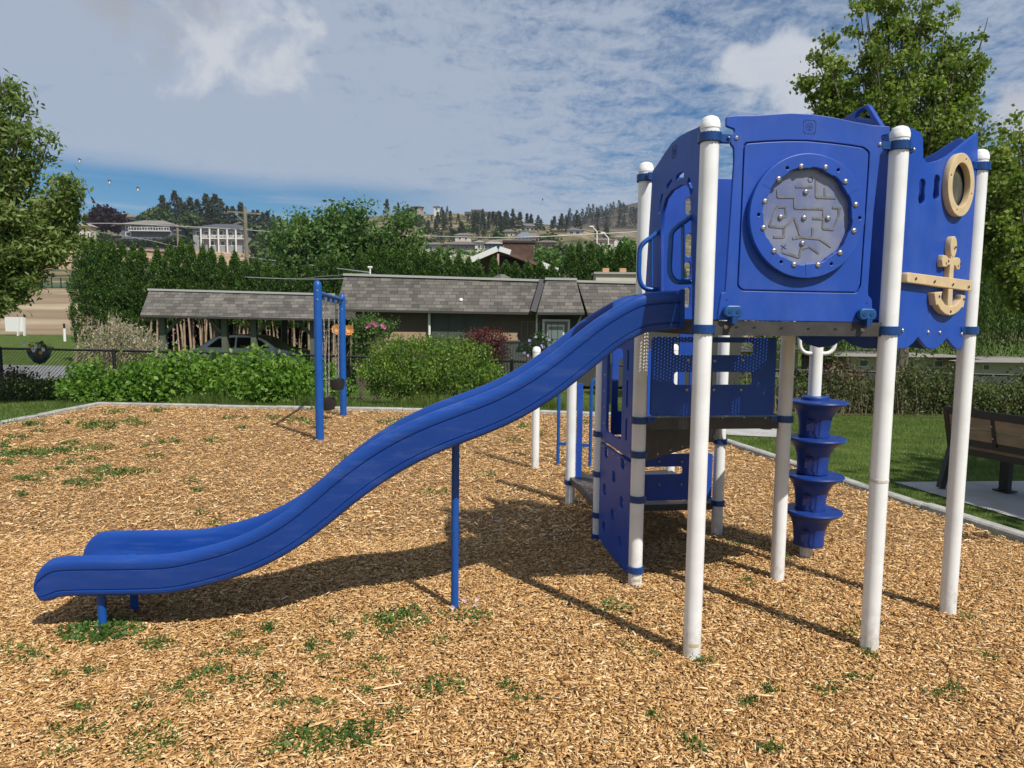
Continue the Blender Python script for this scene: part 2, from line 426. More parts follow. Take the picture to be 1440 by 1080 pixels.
def zg(x, y):
    x = np.asarray(x, float); y = np.asarray(y, float)
    near = np.interp(y, [-50, 12.5, 19, 40], [0, 0, -.5, -.5])
    u = x / np.maximum(y, 25)
    cols = np.array([np.interp(u, _u, t) for t in _tab])
    Ys = np.array([40] + HYk, float)
    cols = np.concatenate([np.full((1,) + cols.shape[1:], -.5), cols])
    k = np.clip(np.searchsorted(Ys, y) - 1, 0, len(Ys) - 2)
    t = np.clip((y - Ys[k]) / (Ys[k + 1] - Ys[k]), 0, 1)
    a = np.take_along_axis(cols, k[None], 0)[0]; b = np.take_along_axis(cols, k[None] + 1, 0)[0]
    far = a + (b - a) * t
    und = np.sin(x * .021 + y * .013) * np.sin(y * .017 - x * .011) * np.clip((y - 80) / 400, 0, 1) * 4
    return np.where(y > 40, far + und, near)
def zgf(x, y): return float(zg(np.array([x]), np.array([y]))[0])

def make_ground():
    Ys = np.unique(np.concatenate([np.linspace(-16, 12, 8), np.linspace(12.5, 20, 8), np.linspace(22, 60, 20), np.linspace(62, 320, 90), np.linspace(325, 1500, 120)]))
    us = np.linspace(-1.9, 2.2, 260)
    X = us[None] * np.maximum(Ys, 25)[:, None]; Y = np.repeat(Ys[:, None], len(us), 1)
    Z = zg(X.ravel(), Y.ravel()).reshape(X.shape)
    n, m = X.shape
    Vv = np.stack([X, Y, Z], -1).reshape(-1, 3)
    i = np.arange(n - 1)[:, None] * m + np.arange(m - 1)[None]
    F = np.stack([i, i + 1, i + m + 1, i + m], -1).reshape(-1, 4)
    me = fast_mesh('ground', Vv, F, True)
    # one sheet material: lawn near, dry hillside beyond
    mt = bpy.data.materials.new('ground cover'); mt.use_nodes = True
    nt = mt.node_tree; N = nt.nodes; L = nt.links; b = N['Principled BSDF']; b.inputs['Roughness'].default_value = .95
    b.inputs['Specular IOR Level'].default_value = .1
    tc = N.new('ShaderNodeTexCoord'); s = N.new('ShaderNodeSeparateXYZ'); L.new(tc.outputs['Object'], s.inputs[0])
    def noise(sc, det=5, stretch=(1, 1, 1)):
        mp = N.new('ShaderNodeMapping'); mp.inputs['Scale'].default_value = stretch; L.new(tc.outputs['Object'], mp.inputs[0])
        n = N.new('ShaderNodeTexNoise'); n.inputs['Scale'].default_value = sc; n.inputs['Detail'].default_value = det
        L.new(mp.outputs[0], n.inputs['Vector']); return n.outputs[0]
    def ramp(src, stops):
        r = N.new('ShaderNodeValToRGB'); el = r.color_ramp.elements
        for i, (p, c) in enumerate(stops):
            e = el[i] if i < 2 else el.new(p)
            e.position = p; e.color = (*c, 1)
        L.new(src, r.inputs[0]); return r.outputs[0]
    def ss(src, lo, hi):
        n = N.new('ShaderNodeMapRange'); n.interpolation_type = 'SMOOTHSTEP'; n.inputs[1].default_value = lo; n.inputs[2].default_value = hi
        L.new(src, n.inputs[0]); return n.outputs[0]
    def mix(f, a, bb):
        n = N.new('ShaderNodeMix'); n.data_type = 'RGBA'; L.new(f, n.inputs[0]); L.new(a, n.inputs[6]); L.new(bb, n.inputs[7]); return n.outputs[2]
    def add(a, bb, k=1.0):
        n = N.new('ShaderNodeMath'); n.operation = 'MULTIPLY_ADD'; n.inputs[1].default_value = k; L.new(bb, n.inputs[0]); L.new(a, n.inputs[2]); return n.outputs[0]
    lawn = ramp(noise(3, 8), [(.35, (.045, .08, .014)), (.68, (.115, .155, .035))])
    field = ramp(noise(.12, 8, (.25, 1.0, 1)), [(.30, (.30, .225, .145)), (.70, (.42, .33, .22)), (.48, (.22, .16, .10))])
    scrub = ramp(noise(.09, 9), [(.38, (.055, .065, .028)), (.66, (.30, .235, .145)), (.52, (.15, .125, .07))])
    soil = ramp(noise(.2, 9), [(.35, (.30, .17, .10)), (.66, (.42, .31, .20))])
    farh = ramp(noise(.02, 9), [(.36, (.045, .045, .032)), (.64, (.125, .105, .08))])
    yw = add(s.outputs[1], noise(.06, 3), 18.0)
    c = mix(ss(yw, 66, 69), lawn, field)
    c = mix(ss(yw, 118, 125), c, scrub)
    c = mix(ss(yw, 180, 195), c, soil)
    c = mix(ss(yw, 245, 262), c, scrub)
    c = mix(ss(yw, 470, 560), c, farh)
    L.new(c, b.inputs['Base Color'])
    bp = N.new('ShaderNodeBump'); bp.inputs['Strength'].default_value = .7; bp.inputs['Distance'].default_value = .05
    L.new(noise(30, 6), bp.inputs['Height']); L.new(bp.outputs[0], b.inputs['Normal'])
    o = place('ground', me, mt); tag(o, kind='structure')
make_ground()

def poly_sheet(name, pts, z, m, kind='structure', th=None):
    mb = MB(); n = len(pts)
    mb.add([(p[0], p[1], (z + zgf(p[0], p[1]) if zfollow else z)) for p in pts], [list(range(n))])
    return tag(mb.build(name, m, None, None), kind=kind)
zfollow = False
CH = [(-7.75, -3.0), (5.9, -3.0), (3.93, 5.2), (3.42, 7.18), (2.92, 9.3), (2.5, 10.8), (1.7, 12.05), (.51, 12.28), (-3.19, 12.46), (-7.57, 12.83), (-7.68, 10.36)]
poly_sheet('wood_chip_bed', CH, .006, CHIPBASE)
def kerb():
    line = [(-7.85, -3.0), (-7.78, 10.36), (-7.67, 12.93), (-3.19, 12.56), (.51, 12.38), (1.75, 12.14), (2.59, 10.86), (3.02, 9.3), (3.52, 7.2), (4.03, 5.22), (6.0, -3.0)]
    # resample into blocks with small joints
    mb = MB(); rnd = random.Random(3)
    for a, b in zip(line[:-1], line[1:]):
        a = Vector((*a, 0)); b = Vector((*b, 0)); L = (b - a).length; n = max(1, round(L / 1.2))
        for i in range(n):
            p = a.lerp(b, i / n); q = a.lerp(b, (i + 1) / n); d = (q - p).normalized() * .006
            z = .035 + rnd.uniform(-.008, .008)
            # chamfered profile
            p = p + d; q = q - d; s = (q - p).normalized().cross(Vector((0, 0, 1)))
            V_ = []
            for e in (p, q):
                for (o, h) in ((-.06, -.05), (-.06, z + .01), (-.045, z + .025), (.045, z + .025), (.06, z + .01), (.06, -.05)):
                    V_.append(e + s * o + Vector((0, 0, h)))
            mb.add(V_, [[0, 1, 7, 6], [1, 2, 8, 7], [2, 3, 9, 8], [3, 4, 10, 9], [4, 5, 11, 10], [5, 4, 3, 2, 1, 0], [6, 7, 8, 9, 10, 11]])
    tag(mb.build('kerb', CONC, None, 20), kind='structure')
kerb()

def pip(x, y, poly):
    inside = np.zeros(len(x), bool); n = len(poly)
    for i in range(n):
        x1, y1 = poly[i]; x2, y2 = poly[i - 1]
        c = ((y1 > y) != (y2 > y)) & (x < (x2 - x1) * (y - y1) / (y2 - y1 + 1e-12) + x1)
        inside ^= c
    return inside
def gnoise(x, y):
    return (np.sin(x * 1.7 + 1.3) * np.sin(y * 2.1 + .4) + np.sin(x * 4.1 - y * 2.3) * .5 + np.sin(x * 9.3 + y * 7.7) * .25) / 1.75
def chips():
    rng = np.random.RandomState(1)
    def band(y0, y1, dens, sc, thick):
        A = 2.0 * (y1 * .80 + 1.0) * (y1 - y0); n = int(A * dens)
        x = rng.uniform(-(y1 * .80 + 1.0), (y1 * .80 + 1.0), n); y = rng.uniform(y0, y1, n)
        k = (np.abs(x) < y * .78 + 0.9) & pip(x, y, CH); x = x[k]; y = y[k]; n = len(x)
        Ls = (rng.lognormal(-3.95, .42, n)) * sc; Ls = np.clip(Ls, .009, .085 * sc)
        Ws = Ls * rng.uniform(.10, .34, n); Ws = np.clip(Ws, .0025, .011 * sc); T = np.full(n, .0025) * sc
        th = rng.uniform(0, 2 * np.pi, n); ti = rng.normal(0, .18, n); ro = rng.normal(0, .34, n)
        z = .010 + np.abs(rng.normal(0, .008, n)) * min(sc, 1.6) + .006 * gnoise(x, y)
        a = np.stack([np.cos(th) * np.cos(ti), np.sin(th) * np.cos(ti), np.sin(ti)], -1)
        b0 = np.stack([-np.sin(th), np.cos(th), 0 * th], -1); c0 = np.cross(a, b0); Ls = Ls * np.where(rng.rand(n) < .015, 2.2, 1)
        b = b0 * np.cos(ro)[:, None] + c0 * np.sin(ro)[:, None]; c = np.cross(a, b)
        P = np.stack([x, y, z + .004], -1)
        e1 = rng.uniform(.55, 1.0, n)[:, None]; skew = rng.uniform(-.25, .25, n)[:, None]
        La = a * (Ls / 2)[:, None]; Wb = b * (Ws / 2)[:, None]; Tc = c * (T / 2)[:, None]
        top = [P - La - Wb + Tc, P + La * (1 + skew) - Wb * e1 + Tc, P + La * (1 - skew) + Wb * e1 + Tc, P - La * .9 + Wb + Tc]
        if thick:
            bot = [p - 2 * Tc for p in top]
            Vv = np.stack(top + bot, 1).reshape(-1, 3); o = np.arange(n)[:, None] * 8
            F = np.concatenate([o + np.array(q) for q in ([0, 1, 2, 3], [0, 4, 5, 1], [1, 5, 6, 2], [2, 6, 7, 3], [3, 7, 4, 0])])
        else:
            Vv = np.stack(top, 1).reshape(-1, 3); F = np.arange(n)[:, None] * 4 + np.array([0, 1, 2, 3])
        return Vv, F
    Vs, Fs, o = [], [], 0
    for args in ((2.0, 3.4, 14000, 1.0, True), (3.4, 5.2, 10000, 1.03, True), (5.2, 8.2, 4600, 1.2, False), (8.2, 13, 2600, 1.45, False)):
        Vv, F = band(*args); Vs.append(Vv); Fs.append(F + o); o += len(Vv)
    me = fast_mesh('wood_chips', np.concatenate(Vs), np.concatenate(Fs))
    tag(place('wood_chips', me, CHIPS), 'loose golden brown wood chips covering the playground', 'wood chips', kind='stuff')
chips()

# ------------------------------------------------------------------ foliage tools
def leaf_mesh(name, P, size, D=None, spread=1.0, asp=.55, seed=0, fold=.25, jit=.35):
    """P positions, D preferred leaf axis (n,3) or None"""
    rng = np.random.RandomState(seed); n = len(P)
    A = rng.normal(0, 1, (n, 3))
    if D is not None: A = A * spread + np.asarray(D)
    A /= np.linalg.norm(A, axis=1)[:, None] + 1e-9
    Q = rng.normal(0, 1, (n, 3)); Q[:, 2] *= .5
    B = np.cross(A, Q); B /= np.linalg.norm(B, axis=1)[:, None] + 1e-9
    C = np.cross(A, B)
    s = size * (1 + rng.uniform(-jit, jit, n))[:, None]
    b = P - A * s * .5; t = P + A * s * .5
    l = P - A * s * .05 + B * s * asp * .5 + C * s * fold * .3; r = P - A * s * .05 - B * s * asp * .5 + C * s * fold * .3
    Vv = np.stack([b, l, t, r], 1).reshape(-1, 3); o = np.arange(n)[:, None] * 4
    F = np.concatenate([o + np.array([0, 1, 2]), o + np.array([0, 2, 3])])
    return fast_mesh(name, Vv, F)
def clumps(centers, sig, per, rng, flat=.8):
    n = len(centers); C = np.repeat(np.asarray(centers), per, 0)
    sg = np.repeat(np.asarray(sig) if np.ndim(sig) else np.full(n, sig), per)[:, None]
    return C + rng.normal(0, 1, (len(C), 3)) * sg * np.array([1, 1, flat])
def ell_points(c, r, n, rng, shell=.65, low=-1.0):
    out = []
    while len(out) < n:
        d = rng.normal(0, 1, 3); d /= np.linalg.norm(d)
        if d[2] < low: continue
        k = shell + (1 - shell) * rng.rand() ** .6 if rng.rand() < .8 else rng.rand() ** .5
        # lumpy outline
        k *= 1 + .16 * math.sin(d[0] * 5 + c[0]) * math.sin(d[1] * 4 + 1) + .12 * math.sin(d[2] * 7 + c[1])
        out.append([c[0] + d[0] * r[0] * k, c[1] + d[1] * r[1] * k, c[2] + d[2] * r[2] * k])
    return np.array(out)
def make_tree(name, base, fork, crowns, nb, nsub, per, sig, size, lm, bm, label, cat, seed=0, trad=.12, lean=(0, 0), group=None, upright=.0, asp=.6, droop=0.0, shell=.55):
    """trunk forks into limbs reaching into the crown ellipsoids; leaf clumps ride on twigs"""
    rng = np.random.RandomState(seed); base = np.array(base, float)
    root = empty(name, tuple(base), label, cat, group)
    tb = MB(); fk = base + np.array([lean[0], lean[1], fork])
    tb.tube([base - [0, 0, .1], base + [0, 0, fork * .08], base + np.array([lean[0] * .4, lean[1] * .4, fork * .5]), fk], [trad * 1.5, trad * 1.1, trad, trad * .8], 10)
    cents = []; sgs = []; dirs = []
    for (c, r, frac) in crowns:
        c = np.array(c, float); r = np.array(r, float)
        tg = ell_points(c, r * .8, max(3, int(nb * frac)), rng, shell)
        for t in tg:
            mid = fk * .45 + t * .55 + np.array([0, 0, -.12 * np.linalg.norm(t - fk)]) * (1 - upright)
            if upright: mid = mid * (1 - upright * .4) + upright * .4 * np.array([t[0] * .45 + fk[0] * .55, t[1] * .45 + fk[1] * .55, (t[2] * .4 + fk[2] * .6)])
            path = catmull([fk, mid, t], 5)
            rr = np.linspace(trad * .38, trad * .06, len(path)).tolist()
            tb.tube(path, rr, 5, False)
            for k in range(nsub):
                q = path[rng.randint(len(path) // 2 - 1, len(path))]; q = np.array(q)
                d = rng.normal(0, 1, 3); d /= np.linalg.norm(d); d[2] = d[2] * .6 + upright * .9 - droop
                e = q + d * r.mean() * rng.uniform(.12, .34)
                tb.tube([q, (q + e) / 2 + [0, 0, .03], e], [trad * .08, trad * .05, trad * .02], 3, False)
                for s in (.45, .75, 1.0):
                    cents.append(q + (e - q) * s); sgs.append(sig * rng.uniform(.6, 1.25)); dirs.append(d)
    P = clumps(cents, sgs, per, rng)
    D = np.repeat(np.array(dirs), per, 0) * .7 + np.array([0, 0, -.35 if not upright else .1])
    tb.build('trunk', bm, root, 60)
    place('crown', leaf_mesh(name + '_crown', P, size, D, 1.0, asp, seed), lm, root)
    return root
def shrub(name, blobs, n, size, lm, label, cat, seed=0, group=None, base=None, asp=.55, D=None, spread=1.0, stems=5, shell=.7, stemmat=None, low=-.85, lump=None):
    rng = np.random.RandomState(seed)
    if base is None: base = (blobs[0][0][0], blobs[0][0][1], zgf(blobs[0][0][0], blobs[0][0][1]))
    root = empty(name, base, label, cat, group)
    vols = np.array([b[1][0] * b[1][1] + b[1][0] * b[1][2] for b in blobs]); vols = vols / vols.sum()
    Ps = []; mb = MB()
    for (c, r), f in zip(blobs, vols):
        nc = max(8, int(n * f / 14)); cc = ell_points(c, r, nc, rng, shell, low)
        Ps.append(clumps(cc, (lump or size * 1.3), 14, rng))
        for k in range(stems):
            t = cc[rng.randint(nc)]; b0 = np.array([c[0] + rng.uniform(-.3, .3) * r[0], c[1], base[2] - .05])
            mb.tube([b0, (b0 + t) / 2 + [0, 0, .1 * r[2]], t], [.018, .012, .005], 4, False)
    P = np.concatenate(Ps); gz = zg(P[:, 0], P[:, 1]); P[:, 2] = np.maximum(P[:, 2], gz + .02)
    Dd = None if D is None else np.tile(D, (len(P), 1))
    mb.build('stems', stemmat or BARK, root, 60)
    place('foliage', leaf_mesh(name, P, size, Dd, spread, asp, seed), lm, root)
    return root

MAPLE = leafmat('maple leaves', (.06, .10, .016), (.15, .22, .035), (.32, .37, .10), .42, .9)
TREEL = leafmat('broad leaves olive', (.045, .085, .018), (.135, .20, .04), (.30, .36, .12), .35, 1.0)
DARKL = leafmat('dark green leaves', (.018, .045, .010), (.04, .09, .018), (.085, .16, .04), .25, .6)
CEDL = leafmat('cedar sprays', (.016, .045, .008), (.05, .11, .018), (.13, .22, .035), .15, 1.6)
PINEL = leafmat('pine needles', (.022, .034, .022), (.045, .062, .038), (.085, .10, .055), .1, .3)
HEDGEL = leafmat('bright shrub leaves', (.05, .12, .012), (.12, .24, .03), (.24, .36, .06), .35, 2.0)
SPIREL = leafmat('fine shrub leaves', (.035, .085, .010), (.10, .185, .022), (.25, .33, .06), .3, 2.5)
WILLOWL = leafmat('willow leaves', (.035, .075, .015), (.10, .17, .035), (.20, .29, .08), .3, .8)
REDL = leafmat('burgundy leaves', (.035, .008, .010), (.09, .02, .022), (.19, .06, .05), .3, 2.0)
PLUML = leafmat('dark plum leaves', (.014, .006, .008), (.03, .012, .014), (.06, .025, .025), .15, .4)
PINKL = leafmat('pink and cream leaves', (.10, .13, .06), (.34, .32, .20), (.62, .46, .36), .3, 3.0)
WILDL = leafmat('wild shrub leaves', (.03, .05, .014), (.075, .11, .028), (.21, .19, .08), .3, 3.0)
WEEDL = leafmat('weed leaves', (.03, .075, .014), (.075, .15, .03), (.16, .25, .06), .3, 6)
PALEL = leafmat('cream blossom', (.30, .33, .20), (.50, .52, .36), (.66, .66, .5), .2, 1)

# ------------------------------------------------------------------ play structure
pA, pB = (.914, 3.36), (1.865, 3.479)
pC1, pC2 = (.795, 4.311), (1.746, 4.430)
pP4, pP3 = (.676, 5.262), (1.627, 5.381)
pD = (2.545, 3.92); pE = (.54, 6.26); pF = (1.52, 6.58); pW = (.27, 7.76)
PS = empty('play_structure', (1.3, 4.2, 0), 'white posted blue ship playground with a wavy slide and anchor panel', 'play structure')
RP = .0435

def clamp_mesh(mb, c, z, dirs=(), h=.044):
    n = 40; V_ = []; F = []
    for row, (r, zz) in enumerate(((RP, -h / 2), (.0545, -h / 2), (.0545, h / 2), (RP, h / 2))):
        for k in range(n):
            a = 2 * math.pi * k / n
            dz = (.006 if (k % 2 == 0) else 0) * (1 if zz < 0 else -.4) if row in (1, 2) else 0
            V_.append((c[0] + r * math.cos(a), c[1] + r * math.sin(a), z + zz + dz))
    for i in range(3):
        for k in range(n):
            F.append([i * n + k, i * n + (k + 1) % n, (i + 1) * n + (k + 1) % n, (i + 1) * n + k])
    mb.add(V_, F)
    for d in dirs:
        d = Vector((d[0], d[1], 0)).normalized()
        mb.beam(Vector((c[0], c[1], z)) + d * .045, Vector((c[0], c[1], z)) + d * .098, .030, h * .82)
        mb.lathe([(0, .0), (.009, .001), (.008, .006), (0, .009)], Vector((c[0], c[1], z)) + d * .085 + Vector((d.y, -d.x, 0)) * .015, 8, (d.y, -d.x, 0))
def unit(a, b):
    v = Vector((b[0] - a[0], b[1] - a[1])); v.normalize(); return (v.x, v.y)
def post(c, ztop, clamps=(), label=None, r=RP, sticker=None, cap=True, z0=-.1, seam=None):
    mb = MB(); mb.lathe([(r, z0), (r, ztop - .035)], (c[0], c[1], 0), 28)
    p = mb.build('post', WHITE, PS, 40)
    if label: p['label'] = label
    if cap:
        mb = MB(); mb.lathe([(r, ztop - .06), (r + .0025, ztop - .058), (r + .0025, ztop - .036), (r + .001, ztop - .034), (r - .001, ztop - .022), (r * .8, ztop - .009), (r * .45, ztop - .001), (0, ztop + .002)], (c[0], c[1], 0), 28)
        mb.build('cap', CAPW, p, 50)
    for (z, ds) in clamps:
        mb = MB(); clamp_mesh(mb, c, z, [unit(c, d) for d in ds]); mb.build('clamp', CLAMPB, p, 30)
    if sticker:
        mb = MB()
        a0 = math.atan2(-c[1], -c[0]) + .25
        V_ = []; F = []
        for k in range(7):
            a = a0 - .5 + 1.1 * k / 6
            for zz in (sticker, sticker + .016): V_.append((c[0] + (r + .0012) * math.cos(a), c[1] + (r + .0012) * math.sin(a), zz))
        for k in range(6): F.append([2 * k, 2 * k + 2, 2 * k + 3, 2 * k + 1])
        mb.add(V_, F); mb.build('sticker', YEL, p, 30)
    if seam:
        mb = MB(); mb.lathe([(r + .0015, seam - .012), (r + .002, seam), (r + .0015, seam + .003)], (c[0], c[1], 0), 28)
        mb.build('tape_band', mat('grey tape', (.48, .45, .38), .7, c2=(.6, .58, .52), vscale=60), p, 50)
    return p
ZD = 1.655
post(pA, 2.645, [(2.545, [pB, pC1]), (ZD, [])], 'tallest looking front post beside the maze panel', sticker=.085)
post(pB, 2.640, [(2.545, [pA, pD, pC2]), (ZD, [pD])], 'front post between the maze panel and the anchor panel', seam=.905)
post(pC1, 2.640, [(2.545, [pA]), (1.075, [pC2]), (.86, []), (.575, []), (.12, [])], 'post behind the top of the slide', sticker=.05)
post(pC2, 2.640, [(2.545, [pC1]), (1.075, [pC1])])
post(pD, 2.640, [(2.545, [pB]), (ZD, [pB])], 'right hand post at the bow of the anchor panel')
post(pP4, 1.775, [(.83, [pC1]), (.52, []), (.20, []), (.03, [])])
post(pP3, 2.03, [(1.95, [pP4]), (.76, []), (.27, [])])
post(pE, 1.3, [(.215, [])])
post(pF, 1.47, [(1.0, [])])
wp = post(pW, 1.385, [], 'lone white post standing back from the slide')

DECK = bpy.data.materials.new('perforated deck sheet'); DECK.use_nodes = True
def _deck():
    nt = DECK.node_tree; N = nt.nodes; L = nt.links; b = N['Principled BSDF']
    b.inputs['Base Color'].default_value = (.045, .045, .05, 1); b.inputs['Roughness'].default_value = .55
    tc = N.new('ShaderNodeTexCoord'); mp = N.new('ShaderNodeMapping'); mp.inputs['Rotation'].default_value = (0, 0, R(45 + 7)); mp.inputs['Scale'].default_value = (58, 58, 58)
    L.new(tc.outputs['Object'], mp.inputs[0])
    fr = N.new('ShaderNodeVectorMath'); fr.operation = 'FRACTION'; L.new(mp.outputs[0], fr.inputs[0])
    sb = N.new('ShaderNodeVectorMath'); sb.operation = 'SUBTRACT'; sb.inputs[1].default_value = (.5, .5, 0); L.new(fr.outputs[0], sb.inputs[0])
    ml = N.new('ShaderNodeVectorMath'); ml.operation = 'MULTIPLY'; ml.inputs[1].default_value = (1, 1, 0); L.new(sb.outputs[0], ml.inputs[0])
    ln = N.new('ShaderNodeVectorMath'); ln.operation = 'LENGTH'; L.new(ml.outputs[0], ln.inputs[0])
    gt = N.new('ShaderNodeMath'); gt.operation = 'GREATER_THAN'; gt.inputs[1].default_value = .23; L.new(ln.outputs['Value'], gt.inputs[0])
    L.new(gt.outputs[0], b.inputs['Alpha'])
_deck()
def deck(pts, z, name='deck', rim=.06, m=DECK, sides=None):
    mb = MB(); mb.add([(p[0], p[1], z) for p in pts], [list(range(len(pts)))])
    d = mb.build(name, m, PS, None)
    mb = MB(); n = len(pts)
    for i in range(n):
        if sides and i not in sides: continue
        a = Vector((*pts[i], z - rim / 2 + .004)); b = Vector((*pts[(i + 1) % n], z - rim / 2 + .004)); u = (b - a).normalized()
        mb.beam(a + u * .045, b - u * .045, .022, rim)
    mb.build('deck_rim', DARKFR, d, 30)
    return d
def inset(pts, k=.0): return pts
sq = [pA, pB, pC2, pC1]
dk = deck(sq, 1.690, rim=.068)
_n = Vector((-(pD[1] - pB[1]), pD[0] - pB[0])).normalized() * .04
deck([(pB[0] + _n.x, pB[1] + _n.y), (pD[0] - .03, pD[1] + .01), (pC2[0] + .03, pC2[1] - .035)], 1.688, rim=.060, sides=(0,))
deck([pC1, pC2, pP3], 1.085, rim=.075, sides=(0, 1))
deck([pC1, pP3, pP4], .800, rim=.05, sides=(1,))
deck([pP4, pP3, pF, pE], .265, rim=.05)
HOLEB = mat('hole black', (.004, .004, .004), .8)
PF = Plane(pA, pB, .0); PFr = Plane(pA, pB, .012)
def bolt(parent, pos, nrm, r=.0095, name='bolt', m=None):
    mb = MB(); mb.lathe([(r, -.002), (r, .0015), (r * .8, .005), (r * .45, .0068), (r * .42, .0052), (0, .005)], pos, 12, nrm)
    return mb.build(name, m or STEEL, parent, 50)
rim = [o for o in dk.children][0]
for px_, py_ in ((1021, 459.5), (1213, 463.5)):
    u, z = PFr.px(px_, py_); bolt(rim, PFr.pt(u, z), PFr.N, .012)
for px_ in (1036, 1061, 1099, 1137, 1175, 1199):
    mb = MB(); u, z = PFr.px(px_, 460 + (px_ - 1036) * .02); mb.lathe([(.007, 0), (.0065, .0006), (0, .0006)], PFr.pt(u, z, .0003), 10, PFr.N, sx=1.3, sy=.7)
    mb.build('rim_hole', HOLEB, rim, None)

def pxs(P, L): return [P.px(x, y) for x, y in L]
def crop(L, ox, oy, s): return [(ox + x / s, oy + y / s) for x, y in L]
# --- maze panel
outer = ([(1020, 165), (1032, 163.5), (1060, 163.3), (1085, 161.5), (1110, 160), (1140, 161.5), (1170, 166), (1200, 172.5), (1225, 177), (1249.5, 178.5),
          (1249.3, 189), (1237, 191.5), (1237, 197), (1241, 203), (1241, 211), (1235.5, 218), (1226, 300), (1218.5, 408), (1219, 416), (1224, 421), (1225, 453.5),
          (1007.5, 450), (1009.5, 434), (1013, 412), (1018.5, 411), (1024, 330), (1031, 226), (1030.5, 208), (1026, 203), (1026, 191), (1031.5, 187), (1031.5, 182), (1020, 178)])
g_out = [(1047, 201), (1075, 198.8), (1105, 197.6), (1135, 198), (1167, 201), (1195, 204.5), (1213, 207.5), (1221, 214), (1219, 250), (1208.7, 402), (1203, 412.5), (1120, 411), (1041, 409), (1035, 403), (1040, 300), (1044, 205)]
cen = PF.px(1129, 306)
def shrink(L, k):
    cx_ = sum(p[0] for p in L) / len(L); cy_ = sum(p[1] for p in L) / len(L)
    return [(p[0] + (k if p[0] < cx_ else -k), p[1] + (k if p[1] < cy_ else -k)) for p in L]
go = pxs(PF, g_out); gi = shrink(go, .006)
O = rpoly(pxs(PF, outer), .008)
mp_ = place('maze_panel', plate([O, rpoly(go, .012), rpoly(gi, .012), circle(cen, .236, 48)], .010, .003, PF.M(.008)), BLUE, PS)
mp_['label'] = 'blue front panel with a round maze window'
place('backing', plate([shrink(O, .001), circle(cen, .238, 48)], .008, .001, PF.M(-.0015)), BLUE, mp_)
n = 96
inner = [(cen[0] + (.222 + (.006 if (i // 4) % 2 else 0)) * math.cos(2 * math.pi * i / n), cen[1] + (.222 + (.006 if (i // 4) % 2 else 0)) * math.sin(2 * math.pi * i / n)) for i in range(n)]
ring = place('window_ring', plate([circle(cen, .291, 72), inner] + [circle(PF.px(*q), .0075, 10) for q in crop([(881, 396), (1164, 407), (722, 655), (1283, 673), (847, 918), (1126, 928)], 880, 140, 4)], .034, .0035, PF.M(.030)), BLUE, mp_)
for q in ((745, 488, 805, 525), (1280, 512, 1225, 540), (982, 925, 982, 1000)):
    a = PF.px(880 + q[0] / 4, 140 + q[1] / 4); b = PF.px(880 + q[2] / 4, 140 + q[3] / 4)
    mb = MB(); mb.beam(PF.pt(*a, .0472), PF.pt(*b, .0472), .0022, .0006, PF.N)
    mb.build('ring_joint', ENGR, mp_, None)
for q in crop([(957, 388), (1092, 393), (832, 458), (1203, 472), (756, 582), (1260, 600), (747, 729), (1250, 745), (806, 857), (1173, 867), (918, 933), (1051, 935)], 880, 140, 4):
    bolt(mp_, PF.pt(*PF.px(*q), .0475), PF.N, .0135)
mb = MB(); mb.lathe([(.237, -.004), (.237, .004), (0, .004)], PF.pt(cen[0], cen[1], .012), 48, PF.N)
mb.build('maze_window', MAZE, mp_, 40)
mb = MB()
for pl in ([(845, 510), (845, 552), (940, 552), (940, 613), (1104, 618), (1098, 728), (1158, 733), (1188, 650), (1188, 612)], [(945, 492), (1040, 494)], [(1060, 450), (1060, 552), (1172, 556)], [(1110, 498), (1110, 546)],
           [(860, 664), (892, 658), (890, 606), (842, 606), (796, 714), (880, 722), (938, 666), (975, 776), (928, 784)], [(975, 776), (1080, 785), (1145, 830)], [(1040, 722), (1040, 776)], [(820, 775), (880, 775), (880, 730)],
           [(1040, 670), (1100, 674)], [(870, 858), (965, 890), (975, 840), (1020, 826), (1076, 866)], [(1150, 610), (1200, 612)]):
    P_ = [PF.pt(*PF.px(880 + x / 4, 140 + y / 4), .0175) for x, y in pl]
    for i, (a, b) in enumerate(zip(P_[:-1], P_[1:])): mb.beam(a, b, .0105, .003 + .0002 * (i % 3), PF.N)
mb.build('maze_ridge', MAZER, mp_, None)
mb = MB()
for pl in ([(862, 822), (892, 842)], [(864, 846), (890, 818)]):
    P_ = [PF.pt(*PF.px(880 + x / 4, 140 + y / 4), .017) for x, y in pl]; mb.beam(P_[0], P_[1], .003, .001, PF.N)
mb.build('maze_mark', ENGR, mp_, None); mb = MB()
mb.tube([PF.pt(PF.px(1137, 253.5)[0] + .012 * math.cos(a), PF.px(1137, 253.5)[1] + .012 * math.sin(a), .017) for a in np.linspace(0, 6.28, 14)[:-1]], .0015, 4, False, True)
mb.build('maze_mark', ENGR, mp_, None)
for q in crop([(1001, 524), (860, 665), (991, 669), (1125, 671), (982, 811)], 880, 140, 4):
    bolt(mp_, PF.pt(*PF.px(*q), .019), PF.N, .013)
for q in ((1034, 195), (1235, 204)): bolt(mp_, PF.pt(*PF.px(*q), .013), PF.N, .011)
for q in ((1020.5, 422), (1216.5, 426)):
    mb = MB(); mb.lathe([(.005, 0), (.0045, .0005), (0, .0005)], PF.pt(*PF.px(*q), .0133), 8, PF.N); mb.build('screw_hole', ENGR, mp_, None)
